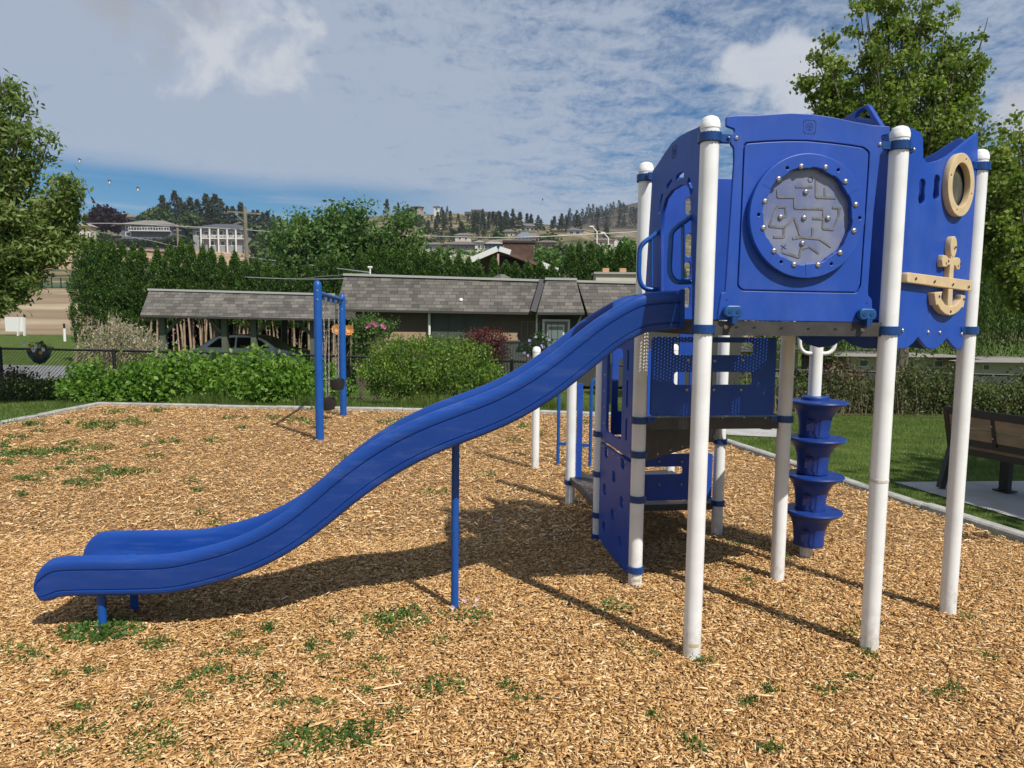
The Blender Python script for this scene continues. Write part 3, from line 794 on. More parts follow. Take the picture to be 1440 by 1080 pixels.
def emblem(parent, P, c, s, n):
    mb = MB(); x, y = c
    def ln(a, b, wd=.0022): mb.beam(P.pt(x + a[0] * s, y + a[1] * s, n), P.pt(x + b[0] * s, y + b[1] * s, n), wd, .0008, P.N)
    for a, b in (((-.42, -.5), (.42, -.5)), ((-.42, .5), (.42, .5)), ((-.5, -.42), (-.5, .42)), ((.5, -.42), (.5, .42))): ln(a, b, .003)
    for sx in (-1, 1):
        for sy in (-1, 1): mb.lathe([(.0035, 0), (.003, .0006), (0, .0006)], P.pt(x + sx * .40 * s, y + sy * .40 * s, n), 8, P.N)
    for k in range(10):
        a0 = 2 * math.pi * k / 10; a1 = 2 * math.pi * (k + .7) / 10
        ln((.30 * math.cos(a0), .30 * math.sin(a0)), (.30 * math.cos(a1), .30 * math.sin(a1)))
    ln((-.13, .26), (-.13, .02), .004); ln((.13, .26), (.13, .02), .004); ln((-.24, .0), (.24, .0)); ln((0, .1), (0, -.16), .004); ln((-.1, -.2), (.1, -.2), .003)
    mb.build('maker_emblem', ENGR, parent, None)
emblem(mp_, PF, PF.px(1136.5, 179.5), .062, .0133)
# deck brackets at the foot of the panel
for q in ((1026.5, 438), (1213, 442)):
    u, z = PF.px(*q)
    br = place('panel_bracket', plate([rrect(u - .044, z - .028, u + .044, z + .028, .022)], .03, .006, PF.M(.032)), mat('bracket blue', (.008, .075, .22), .4), PS)
    mb = MB(); mb.beam(PF.pt(u, z - .02, .026), PF.pt(u, z - .058, .026), .022, .06, PF.N)
    mb.build('bracket_foot', CLAMPB, br, 30)
    for dx in (-.02, .02):
        mb = MB(); mb.lathe([(.012, 0), (.012, .002), (.008, .003), (0, .001)], PF.pt(u + dx, z, .047), 12, PF.N); mb.build('rivet', CLAMPB, br, 50)

# --- anchor panel
PD = Plane(pB, pD)
def anchor_outline(P):
    L = [(1275, 178), (1293, 187), (1295.5, 195), (1296, 222), (1300, 229), (1306, 229)] + [(1320, 225), (1333, 218), (1345, 208), (1355, 200), (1365, 192), (1373, 187)] + \
        [(1372.5, 225), (1366, 330), (1352, 480), (1350.5, 492)]
    L += [(1343, 491.5), (1336, 485), (1329, 475.5), (1322, 484), (1314, 490), (1308, 491.5), (1301, 489), (1294, 482), (1288.5, 473.7), (1282, 482), (1274, 488.5), (1266, 490.5), (1258.5, 489.5), (1260, 450), (1265, 350), (1274, 225)]
    return pxs(P, L)
AO = anchor_outline(PD)
def ellp(P, cx_, cy_, rx, ry, n=24): 
    u, z = P.px(cx_, cy_); return circle((u, z), rx, n, ry)
def peanut(P, x, y):
    u, z = P.px(x, y); return [(u + a, z + b) for a, b in rpoly([(-.030, .045), (-.018, .062), (.018, .062), (.030, .045), (.024, 0), (.032, -.04), (.02, -.060), (-.02, -.060), (-.032, -.04), (-.024, 0)], .02)]
PDo = Plane(pB, pD, .026)
wc = PDo.px(1348, 260.5)
an = place('anchor_panel', plate([AO, peanut(PD, 1294, 270), peanut(PD, 1314.5, 264), circle(wc, .110, 32, .125)], .02, .004, PD.M(0)), BLUE, PS)
an['label'] = 'blue ship side panel with a tan porthole and anchor'
place('porthole_ring', plate([circle(wc, .140, 40, .163), circle(wc, .094, 36, .112)] + [circle((wc[0] + .117 * math.cos(R(a)), wc[1] + .137 * math.sin(R(a))), .006, 8) for a in (75, 165, 255, 345)], .032, .004, PD.M(.026)), TAN, an)
mb = MB(); mb.lathe([(.118, 0), (.095, .008), (.05, .016), (0, .020)], PD.pt(wc[0], wc[1], -.004), 28, PD.N); mb.build('porthole_glass', GLASSD, an, 60)
def acrop(L): return pxs(PDo, crop(L, 1240, 320, 5.4))
anc = empty('x', (0, 0, 0)); bpy.data.objects.remove(anc)
parts = [(rpoly(acrop([(170, 340), (664, 404), (660, 485), (164, 416)]), .012), .034), (acrop([(509, 195), (536, 195), (524, 380), (515, 608), (480, 608), (490, 380)]), .030),
         (ellp(PDo, 1240 + 524 / 5.4, 320 + 147 / 5.4, .034, .055), .032),
         (rpoly(acrop([(450, 207), (478, 215), (492, 236), (543, 240), (553, 226), (576, 232), (581, 262), (574, 320), (555, 318), (543, 290), (488, 284), (474, 300), (446, 296), (440, 250)]), .006), .028),
         (rpoly(acrop([(368, 496), (432, 487), (420, 535), (450, 583), (487, 602), (530, 592), (570, 548), (574, 510), (607, 518), (592, 608), (578, 606), (556, 634), (520, 660), (487, 667), (450, 655), (416, 622), (396, 584), (384, 592)]), .004), .036)]
me0 = None
import bmesh
bm = bmesh.new()
for lp, th in parts:
    m_ = plate([lp], th, .0035, PD.M(.010 + th / 2)); bm.from_mesh(m_); bpy.data.meshes.remove(m_)
me0 = bpy.data.meshes.new('anchor'); bm.to_mesh(me0); bm.free(); finish(me0, 40)
ao = place('anchor', me0, TAN, an); ao['label'] = 'raised tan anchor shape'
mb = MB()
for x, y in ((228, 388), (370, 410), (510, 432), (630, 450), (530, 152), (474, 258), (565, 278), (406, 524), (592, 545), (492, 638)):
    mb.lathe([(.0075, 0), (.007, .0012), (0, .0012)], PD.pt(*PDo.px(1240 + x / 5.4, 320 + y / 5.4), .0485 if 380 < y < 460 else .0475), 8, PD.N)
mb.build('anchor_hole', mat('hole brown', (.05, .03, .02), .8), ao, None)
for q in ((1266, 464.5), (1302, 467), (1318.5, 467.5), (1349, 469.5), (1282, 211)):
    bolt(an, PD.pt(*PD.px(*q), .011), PD.N, .010)
# --- matching panel on the far side of the bow
PD2 = Plane(pC2, pD)
mir = pxs(PD2, [(1372, 200), (1366, 203), (1358, 198), (1352, 194.5), (1345, 196), (1330, 205), (1315, 215), (1298, 224), (1280, 228), (1200, 228), (1137, 230), (1128, 300), (1112, 455), (1118, 470), (1132, 483), (1152, 489), (1172, 486), (1186, 477), (1196, 484), (1215, 490), (1238, 490), (1258, 478), (1275, 488), (1300, 491), (1330, 480), (1352, 470)])
o2 = place('rear_ship_panel', plate([mir], .02, .004, PD2.M(0)), BLUE, PS)
o2['label'] = 'far ship side panel seen over the anchor panel'

# --- slide side panel (arched doorway) between the front left post and the one behind
PL = Plane(pC1, pA)
top = [(920, 240), (928, 229), (937, 215), (947, 201), (957, 192), (970, 185), (984, 179), (991, 174)]
Ltop = pxs(PL, top); uR = PL.L - .055; uL = .055
arch_px = [(931.7, 455), (931.7, 330), (933, 300), (938, 280), (947, 268), (960, 260.5), (966.5, 260), (971, 266), (973.5, 283), (974.5, 330), (975.5, 455)]
ar = pxs(PL, arch_px); 
body = [(uL, 1.70)] + [(max(uL, min(uR, u)), z) for u, z in Ltop] + [(uR, 1.70), (ar[-1][0], 1.70)] + ar[::-1][1:-1] + [(ar[0][0], 1.70)]
def arc_slot(P, pts, wpx):
    Q = [Vector(P.px(*p)) for p in pts]; L_ = []; R_ = []
    for i, q in enumerate(Q):
        t = (Q[min(i + 1, len(Q) - 1)] - Q[max(i - 1, 0)]).normalized(); nn = Vector((-t.y, t.x)) * wpx
        L_.append(tuple(q + nn)); R_.append(tuple(q - nn))
    return rpoly(L_ + R_[::-1], .01)
slots = [arc_slot(PL, [(939.5, 264), (943.5, 258), (947.5, 254)], .012), arc_slot(PL, [(953, 251.5), (958, 247), (964, 246)], .014), arc_slot(PL, [(970, 253), (973.5, 261), (975.5, 272)], .016), arc_slot(PL, [(929, 301), (931, 285), (934, 273)], .010)]
sp_ = place('slide_entry_panel', plate([body] + slots, .02, .003, PL.M(0)), BLUE, PS); sp_['label'] = 'arched entry panel above the slide'
emblem(sp_, PL, PL.px(951, 213.5), .06, .0105)
# grab loops standing out from the panel
def grab(pts, bar, uanchor):
    u0 = uanchor
    def conv(x, y):   # pixel -> point in the plane perpendicular to the panel through u0
        a = PL.pt(u0, 0); Q = Plane((a.x, a.y), (a.x + PL.N.x, a.y + PL.N.y)); q = Q.px(x, y); return Q.pt(*q)
    mb = MB(); mb.tube(catmull([conv(*p) for p in pts], 6), .0135, 10)
    mb.beam(conv(*bar[0]), conv(*bar[1]), .006, .035, PL.U)
    mb.build('grab_loop', TUBEB, PS, 40)
grab([(928, 324), (917, 333), (906, 341), (900, 350), (899, 365), (898.5, 385), (901, 398), (907, 405), (918, 407), (928, 406)], ((916, 336), (916, 402)), PL.px(928, 350)[0])
grab([(974, 303), (963, 311), (952, 319), (944.5, 328), (943, 345), (941.5, 375), (944, 388), (951, 395.5), (961, 396.5), (972, 396)], ((960, 314), (960, 394)), PL.px(973, 350)[0])

# --- back panel of the upper deck, lit from the front
PB_ = Plane(pC1, pC2)
caps = []
for (x, y, h) in ((968, 290, .10), (968, 345, .14), (966, 380, .10), (965.5, 418, .12)):
    u, z = PB_.px(x, y); caps.append(rrect(u - .02, z - h / 2, u + .02, z + h / 2, .018))
bp = place('back_panel', plate([rrect(.06, 1.70, .895, 2.56, .03)] + caps, .02, .003, PB_.M(0)), BLUE, PS); bp['label'] = 'sunlit back panel seen through the arched entry'
# --- side panel between the right front post and the one behind, with the triangular peak
PR = Plane(pB, pC2)
pk = pxs(PR, [(1240, 174), (1223.5, 147.5), (1219, 147), (1214, 150), (1186, 168), (1170, 182)])
uu = [p[0] for p in pk]
out_ = [(.05, 1.70), (.05, 2.60)] + [(p[0] if p[0] > .05 else .05 + .01 * i, p[1]) for i, p in enumerate(pk)] + [(PR.L - .05, 2.45), (PR.L - .05, 1.70), (PR.L - .22, 1.70), (PR.L - .22, 2.1), (PR.L - .33, 2.25), (.33, 2.25), (.20, 2.1), (.20, 1.70)]
tri = rpoly(pxs(PR, [(1205, 165), (1209, 157.5), (1217.5, 153), (1221, 156), (1227, 168)]), .006)
place('peak_panel', plate([rpoly(out_, .012), tri], .026, .008, PR.M(0)), BLUE, PS)['label'] = 'inner side panel rising to a pointed handle'

# --- barrier under the upper deck on the mid deck
u0, u1 = PB_.px(915, 540)[0], PB_.px(1089, 540)[0]
zt = PB_.px(1000, 474)[1]; zb = 1.10
sl = [rrect(*(PB_.px(947, 499)), *(PB_.px(1060, 482)), .02), rrect(*(PB_.px(947, 541)), *(PB_.px(1058, 523)), .02)]
ub = place('mid_deck_barrier', plate([rrect(u0, zb, u1, zt, .02)] + sl, .02, .003, PB_.M(.0)), BLUE, PS)
ub['label'] = 'slotted barrier in the shade under the upper deck'
for (x, y) in ((965, 547.5), (1003, 547.5), (1041, 547.5), (967, 506), (1004, 507), (1044, 506)): bolt(ub, PB_.pt(*PB_.px(x, y), .011), PB_.N, .011)
for (x, y) in ((925, 585.5), (1015, 586), (1045, 586), (1075, 587)): bolt(ub, PB_.pt(*PB_.px(x, y), .013), PB_.N, .009)
PBe = Plane(pP4, pP3)
for (a, b) in ((.08, .36), (.60, .72)):
    o = place('lower_deck_panel', plate([rrect(a, .82, b, 1.62, .03), rrect(a + .05, 1.0, a + .09, 1.4, .018)], .02, .003, PBe.M(0)), BLUE, PS)
PFe = Plane(pE, pF)
place('rear_strip_panel', plate([rrect(.74, .75, .86, 1.42, .02)], .02, .003, PFe.M(0)), BLUE, PS)
mb = MB(); hp = Vector((*pF, 0)); mb.tube(catmull([hp + Vector((-.04, 0, 1.32)), hp + Vector((-.10, 0, 1.31)), hp + Vector((-.13, 0, 1.26)), hp + Vector((-.13, 0, 1.16)), hp + Vector((-.10, 0, 1.10)), hp + Vector((-.04, 0, 1.09))], 5), .016, 10)
mb.build('white_handle', WHITE, PS, 50)
lb = place('lower_barrier', plate([rrect(.06, .30, .90, .665, .02), rrect(.12, .505, .66, .565, .02)], .02, .003, PBe.M(0)), BLUE, PS)
for (x, y) in ((926, 649), (958, 649), (926, 681), (957, 681)): bolt(lb, PBe.pt(*PBe.px(x, y), .011), PBe.N, .011)
# dark riser plate running back from the left post
PRs = Plane(pC1, pP3)
rs = place('riser_plate', plate([[(.05, .80), (PRs.L - .05, .78), (PRs.L - .05, 1.05), (.05, 1.05)]], .008, .001, PRs.M(0)), DARKFR, PS)
for k in range(7): bolt(rs, PRs.pt(.07 + k * .19, .825 - k * .002, .005), PRs.N, .010)
# climbing wall with hand holes
PW = Plane(pP4, pC1)
holes = []
for (x, y) in ((854.5, 636), (877.5, 651), (865, 670), (852, 688), (876, 706), (863, 723.5), (851, 740.5), (873.5, 762)):
    u, z = PW.px(x, y); holes.append(rpoly([(u - .045, z - .038), (u - .035, z + .03), (u - .01, z + .04), (u + .03, z + .034), (u + .045, z + .005), (u + .04, z - .04)], .02))
wl = place('climbing_wall', plate([[(.055, .02), (.055, .775), (PW.L - .05, .775), (PW.L - .05, .03)]] + holes, .022, .004, PW.M(0)), BLUE, PS)
wl['label'] = 'dark blue climbing panel with hand holes'
for k in range(5): bolt(wl, PW.pt(.12 + k * .15, .755, .012), PW.N, .007)
op = rrect(.20, .88, .60, 1.50, .04)
sw = place('side_barrier', plate([rrect(.05, .80, PW.L - .05, 1.62, .02), op, rrect(.70, .9, .735, 1.05, .015), rrect(.70, 1.12, .735, 1.3, .015), rrect(.70, 1.36, .735, 1.5, .015)], .022, .003, PW.M(0)), BLUE, PS)
for z in (.93, 1.05, 1.17, 1.29): bolt(sw, PW.pt(.15, z, .012), PW.N, .008)
mb = MB(); mb.beam((pE[0] + .075, pE[1], .25), (pE[0] + .075, pE[1], 1.12), .05, .03, (0, 1, 0)); mb.build('panel_strut', BLUE, PS, 30)

# --- bubble climber
CLP = (2.12, 4.87)
cp_ = post(CLP, 1.75, [], 'white pole carrying the stacked cup steps', cap=False)
for i, zt_ in enumerate((1.145, .885, .62, .365)):
    pr = [(.108, zt_ - .255), (.110, zt_ - .25), (.105, zt_ - .225), (.108, zt_ - .17), (.120, zt_ - .115), (.148, zt_ - .068), (.184, zt_ - .038), (.216, zt_ - .024), (.228, zt_ - .012), (.222, zt_ - .002), (.205, zt_), (.12, zt_ + .004), (.05, zt_ + .006)]
    mb = MB(); seg = 48; V_ = []; F = []
    ang0 = R(-15)
    for (r, z) in pr:
        for k in range(seg):
            a = 2 * math.pi * k / seg
            f = max(0, (r - .11) / .12)
            sq_ = 1 - .06 * (1 - f) * abs(math.sin(2 * a))
            off = .022 * f
            rr_ = r - .033 * f; V_.append((CLP[0] + .012 + rr_ * sq_ * math.cos(a) + off, CLP[1] + rr_ * sq_ * math.sin(a), z))
    for i2 in range(len(pr) - 1):
        for k in range(seg):
            k2 = (k + 1) % seg; F.append([i2 * seg + k, i2 * seg + k2, (i2 + 1) * seg + k2, (i2 + 1) * seg + k])
    F.append(list(range(seg))[::-1])
    mb.add(V_, F)
    cup = mb.build('cup_step', CLIMBB, PS, 35)
    mb = MB(); mb.lathe([(.028, 0), (.026, .0015), (0, .0012)], (CLP[0] + .165, CLP[1] - .03, zt_ + .0012), 14, None, sx=1.25, sy=.75); mb.build('drain_hole', ENGR, cup, None)
    mb = MB(); mb.box((CLP[0] - .058, CLP[1] - .098, zt_ - .165), (.05, .012, .075), R(-20)); mb.build('side_recess', ENGR, cup, None)
    mb = MB(); mb.beam((CLP[0] - .005, CLP[1] - .117, zt_ - .235), (CLP[0] - .002, CLP[1] - .128, zt_ - .13), .005, .004); mb.build('seam', ENGR, cup, None)
mb = MB(); mb.lathe([(.085, 1.146), (.085, 1.168), (.078, 1.176), (.044, 1.178)], (CLP[0], CLP[1], 0), 28); mb.lathe([(.018, 1.15), (.018, 1.172), (.012, 1.178), (0, 1.178)], (CLP[0] + .08, CLP[1] - .02, 0), 12)
mb.build('climber_collar', CLIMBB, PS, 40)
mb = MB()
for sx in (-1, 1):
    c = Vector((CLP[0], CLP[1] - .0, 0))
    mb.tube(catmull([c + Vector((sx * .03, -.01, 1.475)), c + Vector((sx * .075, -.01, 1.477)), c + Vector((sx * .108, -.01, 1.50)), c + Vector((sx * .122, -.01, 1.54)), c + Vector((sx * .122, -.01, 1.62)), c + Vector((sx * .10, -.01, 1.68)), c + Vector((sx * .03, -.01, 1.70))], 5), .0135, 10)
mb.build('climber_handle', WHITE, PS, 50)

# --- rear ladder rails
mb = MB()
for (x, y) in ((.54, 7.96), (.90, 7.86)):
    mb.tube(catmull([(x, y, -.05), (x, y, .5), (x, y, .92), (x + .02, y, 1.0), (x + .08, y, 1.04), (x + .18, y - .1, 1.05)], 5), .019, 8)
mb.beam((.54, 7.96, .26), (.90, 7.86, .26), .03, .03)
mb.build('rear_ladder', TUBEB, PS, 50)

# --- slide
def slY(x): return 3.835 - .25 + (x - .855) * .030
SP = Plane((-3.0, slY(-3.0)), (1.0, slY(1.0)))
pairs = [((46.7, 829), (47.5, 842)), ((47.5, 814), (49.5, 849)), ((52.5, 802), (57, 851)), ((61.5, 792.5), (66, 849.5)), ((76, 786.5), (79, 845.5)), ((107, 784.5), (110, 844)), ((173, 784), (175, 843)), ((232, 782), (236, 840)), ((280, 776), (290, 832)),
         ((327, 762), (345, 815)), ((360, 746), (385, 795)), ((393, 727), (427, 770)), ((418, 708), (460, 744)), ((450, 676), (495, 710)), ((490, 638), (530, 685)), ((540, 608), (573, 659)), ((590, 584), (615, 638)), ((640, 568), (657, 623)),
         ((673, 558), (692, 613)), ((707, 543), (732, 594)), ((740, 525), (770, 571)), ((773, 502), (807, 545)), ((807, 473), (840, 517)), ((840, 445), (870, 488)), ((867, 427), (890, 477)), ((900, 414), (912, 469)), ((930, 409), (935, 466)), ((958, 408), (958, 464))]
Tt = [Vector((*SP.px(*a), 0)) for a, b in pairs]; Bb = [Vector((*SP.px(*b), 0)) for a, b in pairs]
def smooth(L, k):
    L = [v.copy() for v in L]
    for _ in range(k): L = L[:8] + [(L[i - 1] + L[i] * 2 + L[i + 1]) / 4 for i in range(8, len(L) - 3)] + L[-3:]
    return L
Tt = catmull(smooth(Tt, 2), 6); Bb = catmull(smooth(Bb, 2), 6)
W_ = .50
sec = [(.085, .0), (.052, .012), (.034, .045), (.028, .10), (.025, .165), (.031, .185), (.031, .197), (.024, .215), (.015, .45), (.007, .665), (.013, .685), (.013, .697), (.005, .715), (.001, .77), (.001, .88), (.007, .94), (.020, .985), (.034, 1.0), (.048, .985), (.058, .94), (.064, .85), (.068, .6), (.072, .42), (.088, .32), (.125, .27), (.19, .25)]
sec = sec + [(W_ - a, b) for a, b in sec[::-1]]
Vv = []; ns = len(sec)
for t, b in zip(Tt, Bb):
    for (wd, h) in sec:
        q = b + (t - b) * h
        Vv.append(tuple(SP.pt(q.x, q.y, -wd)))
Fs = []
for i in range(len(Tt) - 1):
    for k in range(ns):
        k2 = (k + 1) % ns; Fs.append([i * ns + k, (i + 1) * ns + k, (i + 1) * ns + k2, i * ns + k2])
Fs.append(list(range(ns))); Fs.append([(len(Tt) - 1) * ns + k for k in range(ns)][::-1])
mb = MB(); mb.add(Vv, Fs)
me = mb.mesh('slide', None); bm = bmesh.new(); bm.from_mesh(me); bmesh.ops.recalc_face_normals(bm, faces=bm.faces); bm.to_mesh(me); bm.free(); finish(me, 42)
sl_ = place('slide', me, SLIDEB, PS); sl_['label'] = 'wavy blue slide reaching down to the wood chips'
# rounded flange where the slide meets the deck
mb = MB(); e = Tt[-1]; eb = Bb[-1]
mb.beam(SP.pt(e.x + .006, e.y + .012, -W_ / 2), SP.pt(eb.x + .006, eb.y - .004, -W_ / 2), W_ + .03, .022, SP.U)
# (flange drawn as frame: two uprights)
mb = MB()
for wd in (.012, W_ - .012):
    mb = MB(); mb.beam(SP.pt(e.x + .008, e.y + .004, -wd), SP.pt(e.x + .012, eb.y + .0, -wd), .026, .022, SP.U); mb.build('flange', SLIDEB, sl_, 30)

mb = MB(); g = gpt(639.5, 860); mb.tube([(g.x, g.y, -.1), (g.x, g.y + .0, .5), (g.x + .005, g.y - .02, 1.0)], .0225, 14); 
o = mb.build('slide_leg', TUBEB, sl_, 50); o['label'] = 'tall thin blue leg under the middle of the slide'
for (x, y) in ((-2.18, 3.60), (-2.15, 3.86)):
    mb = MB(); mb.tube([(x, y, -.1), (x, y, .1), (x, y, .34)], .022, 14); mb.build('slide_leg', TUBEB, sl_, 50)

# ================================================================== surroundings
def beamM(mb, a, b, w_, h_): mb.beam(a, b, w_, h_)
# ------------------------------------------------------------------ swing
sN, sF = gpt(450, 620), gpt(483, 586)
zt = 2.18
SW = empty('swing_set', tuple((sN + sF) / 2), 'two blue swing posts with a short top beam running away from the viewer', 'swing set')
for p in (sN, sF):
    h = at(449, 394, sN.y).z if p is sN else at(483, 413, sF.y).z
    mb = MB(); r = .055
    mb.lathe([(r, -.1), (r, h - .09), (r * .9, h - .04), (r * .55, h - .01), (0, h)], (p.x, p.y, 0), 20)
    po = mb.build('post', TUBEB, SW, 50)
    for dz in (.14, .26):
        d = Vector((.2, -1, 0)).normalized()
        mb = MB(); mb.lathe([(.014, 0), (.012, .008), (0, .01)], Vector((p.x, p.y, h - dz)) + d * r * .98, 10, d); mb.build('bolt', STEEL, po, 50)
    p.z = h
aN = Vector((sN.x, sN.y, sN.z - .17)); aF = Vector((sF.x, sF.y, sF.z - .10))
mb = MB(); mb.tube([aN, aF], .032, 12); mb.build('top_beam', TUBEB, SW, 50)
CHAIN = mat('galvanised chain', (.42, .42, .40), .4, metal=.6)
RUB = mat('black swing rubber', (.02, .02, .022), .5, var=.3, vscale=20)
def bucket_swing(k, zb, label):
    c = aN.lerp(aF, k); u = (aF - aN).normalized()
    s = empty('bucket_swing', (c.x, c.y, zb), label, 'swing', 'bucket swings hanging from the blue beam')
    ends = []
    for sgn in (-1, 1):
        t = c + u * .26 * sgn; ends.append(t)
        b_ = Vector((c.x, c.y, zb + .20)) + u * .12 * sgn
        mb = MB(); n = 34; L = t - b_
        for i in range(n):
            p0 = b_ + L * (i / n); p1 = b_ + L * ((i + 1.25) / n); d = (p1 - p0).normalized(); sd_ = (Vector((1, 0, 0)) if i % 2 else u).cross(d).normalized() * .009
            m_ = (p0 + p1) / 2; e = d * (p1 - p0).length / 2
            mb.tube([m_ - e, m_ - e * .5 + sd_, m_ + e * .5 + sd_, m_ + e, m_ + e * .5 - sd_, m_ - e * .5 - sd_], .0045, 4, False, True)
        mb.build('chain', CHAIN, s, None)
        mb = MB(); mb.box(t - Vector((0, 0, .03)), (.04, .05, .10)); mb.build('hanger', TUBEB, s, 30)
    mb = MB(); n = 20; V_ = []; F = []
    for (r, z) in ((.05, 0), (.095, .015), (.115, .08), (.12, .18), (.107, .18), (.10, .08), (.08, .035), (.04, .03)):
        for i in range(n):
            a = 2 * math.pi * i / n
            dip = -.03 * max(0, math.cos(a * 2)) if z > .15 else 0
            V_.append((c.x + r * math.cos(a), c.y + r * .95 * math.sin(a), zb + z + dip))
    for j in range(7):
        for i in range(n): F.append([j * n + i, j * n + (i + 1) % n, (j + 1) * n + (i + 1) % n, (j + 1) * n + i])
    F.append(list(range(n))[::-1]); F.append([7 * n + i for i in range(n)])
    mb.add(V_, F); mb.build('bucket_seat', RUB, s, 40)
    return s
bucket_swing(.30, .33, 'nearer black bucket swing, hanging lowest beside the front blue post')
bucket_swing(.72, .52, 'farther black bucket swing, hanging just left of the rear blue post')

# ------------------------------------------------------------------ bench
WOODT = mat('tan plank', (.27, .20, .135), .6, c2=(.20, .15, .10), vscale=6, bump=.2, bscale=60, stretch=(1, 8, 1))
def bench(loc, rz, label):
    root = empty('park_bench', (0, 0, 0), label, 'bench')
    # local: length along x (0..L), seat towards +y, back along y=0
    L = 1.9; fr = []
    for x in (0, L):
        mb = MB()
        mb.beam((x, -.07, .80), (x, .03, .40), .05, .075, (0, 1, 0)); mb.beam((x, .03, .44), (x, -.10, 0), .05, .075, (0, 1, 0)); mb.beam((x, .0, .37), (x, .46, .37), .05, .05)
        mb.build('end_frame', BLACKM, root, 30)
    for x in (.30, L - .30):
        mb = MB(); mb.box((x, .40, .18), (.09, .06, .37)); mb.box((x, .40, .006), (.16, .14, .012)); mb.build('leg', BLACKM, root, 30)
    mb = MB(); mb.beam((-.03, -.075, .80), (L + .03, -.075, .80), .045, .07); mb.build('top_rail', BLACKM, root, 30)
    mb = MB(); mb.beam((-.03, -.0, .50), (L + .03, -.0, .50), .045, .07); mb.build('lower_rail', BLACKM, root, 30)
    for k in range(1, 4):
        x = L * k / 4; mb = MB(); mb.beam((x, -.082, .78), (x, -.02, .50), .035, .03, (0, 1, 0)); mb.build('back_bar', BLACKM, root, 30)
        for z in (.58, .70):
            yy = -.015 - (z - .5) * .25; mb = MB(); mb.lathe([(.008, 0), (.006, .004), (0, .005)], (x, yy - .030, z), 8, (0, -1, .2)); mb.build('bolt', STEEL, root, 50)
    for z0, z1 in ((.535, .645), (.655, .765)):
        m = (z0 + z1) / 2; mb = MB(); mb.box((L / 2, -.012 - (m - .5) * .25, m), (L - .04, .022, z1 - z0), Matrix.Rotation(R(14), 3, 'X')); mb.build('back_plank', WOODT, root, 30)
    for k in range(4):
        mb = MB(); mb.box((L / 2, .07 + k * .115, .445), (L - .04, .105, .03)); mb.build('seat_plank', WOODT, root, 30)
    mb = MB(); mb.beam((0, .03, .40), (L, .03, .40), .05, .06); mb.beam((0, .44, .40), (L, .44, .40), .05, .06); mb.build('seat_rail', BLACKM, root, 30)
    root.location = loc; root.rotation_euler = (0, 0, rz)
    return root
b1 = bench((4.47, 7.02, 0.02), math.atan2(-.94, .33), 'black bench with tan planks on the concrete pad at the right edge')
g_ = gpt(1077, 604); bo = empty('bollard', (g_.x, g_.y, 0), 'short black post on the far pad, right of the shaded barrier panel', 'bollard')
mb = MB(); mb.lathe([(.055, -.05), (.055, .52), (.045, .54), (0, .545)], (g_.x, g_.y, 0), 14); mb.build('shaft', BLACKM, bo, 40); mb = MB(); mb.lathe([(.09, .012), (.09, .022), (.056, .024)], (g_.x, g_.y, 0), 14); mb.build('base_plate', BLACKM, bo, 40)
zfollow = False
poly_sheet('concrete_pad', [(4.05, 7.26), (6.6, 7.45), (7.2, 5.0), (4.62, 5.1)], .012, PAD)
poly_sheet('bench_pad', [(2.95, 11.9), (4.2, 10.75), (4.0, 10.0), (3.2, 10.2)], .012, PAD)

# ------------------------------------------------------------------ chain link fence
FB = mat('black fence coating', (.012, .013, .012), .5)
FENCE = empty('chain_link_fence', (0, 15, -.2), 'low black chain link fence running behind the shrubs and lawn', 'fence')
ft = [at(-60, 488.5, 15.9), at(0, 490, 15.8), at(160, 493, 15.6), at(445, 500, 15.3), at(720, 508, 15.0), at(1000, 518.5, 14.7), at(1240, 523, 14.5), at(1440, 528, 14.3), at(1560, 531, 14.2)]
mb = MB(); mb.tube(ft, .026, 8); mb.build('top_rail', FB, FENCE, 50)
seg = 0
for a, b in zip(ft[:-1], ft[1:]):
    n = max(1, round((b - a).length / 2.0))
    for i in range(n):
        p = a.lerp(b, i / n); g = zgf(p.x, p.y)
        mb = MB(); mb.tube([(p.x, p.y, g - .1), (p.x, p.y, p.z + .04)], .036, 8); mb.build('post', FB, FENCE, 50)
mb = MB()
for a, b in zip(ft[:-1], ft[1:]):
    L = Vector((b.x - a.x, b.y - a.y, 0)).length; n = int(L / .085)
    for i in range(n + 14):
        for s in (1, -1):
            # diagonal wire from bottom to top
            g0 = zgf(a.x, a.y); h = a.z - g0
            u0_, u1_ = (i * .085 - (h if s > 0 else 0)), (i * .085 - (0 if s > 0 else h))
            t0, t1 = 0.0, 1.0
            if u0_ < 0: t0 = -u0_ / (u1_ - u0_)
            if u1_ > L: t1 = (L - u0_) / (u1_ - u0_)
            if t1 <= t0: continue
            def pp(t):
                u = (u0_ + (u1_ - u0_) * t) / L; q = a.lerp(b, u); g = zgf(q.x, q.y); zz = (t if s > 0 else 1 - t)
                return Vector((q.x, q.y + .004 * s, g + (q.z - g) * zz))
            mb.beam(pp(t0), pp(t1), .0045, .0045)
mb.build('wire_mesh', FB, FENCE, None)

# ------------------------------------------------------------------ lane and paths
zfollow = True
poly_sheet('lane', [(-62, 24.2), (-14.2, 23.0), (-13.4, 28.5), (-62, 34)], .02, ASPH)
poly_sheet('far_path', [(-70, 53), (-20, 52), (-20, 59), (-70, 60)], .05, mat('pale path', (.50, .49, .46), .9, var=.2, vscale=2))
zfollow = False

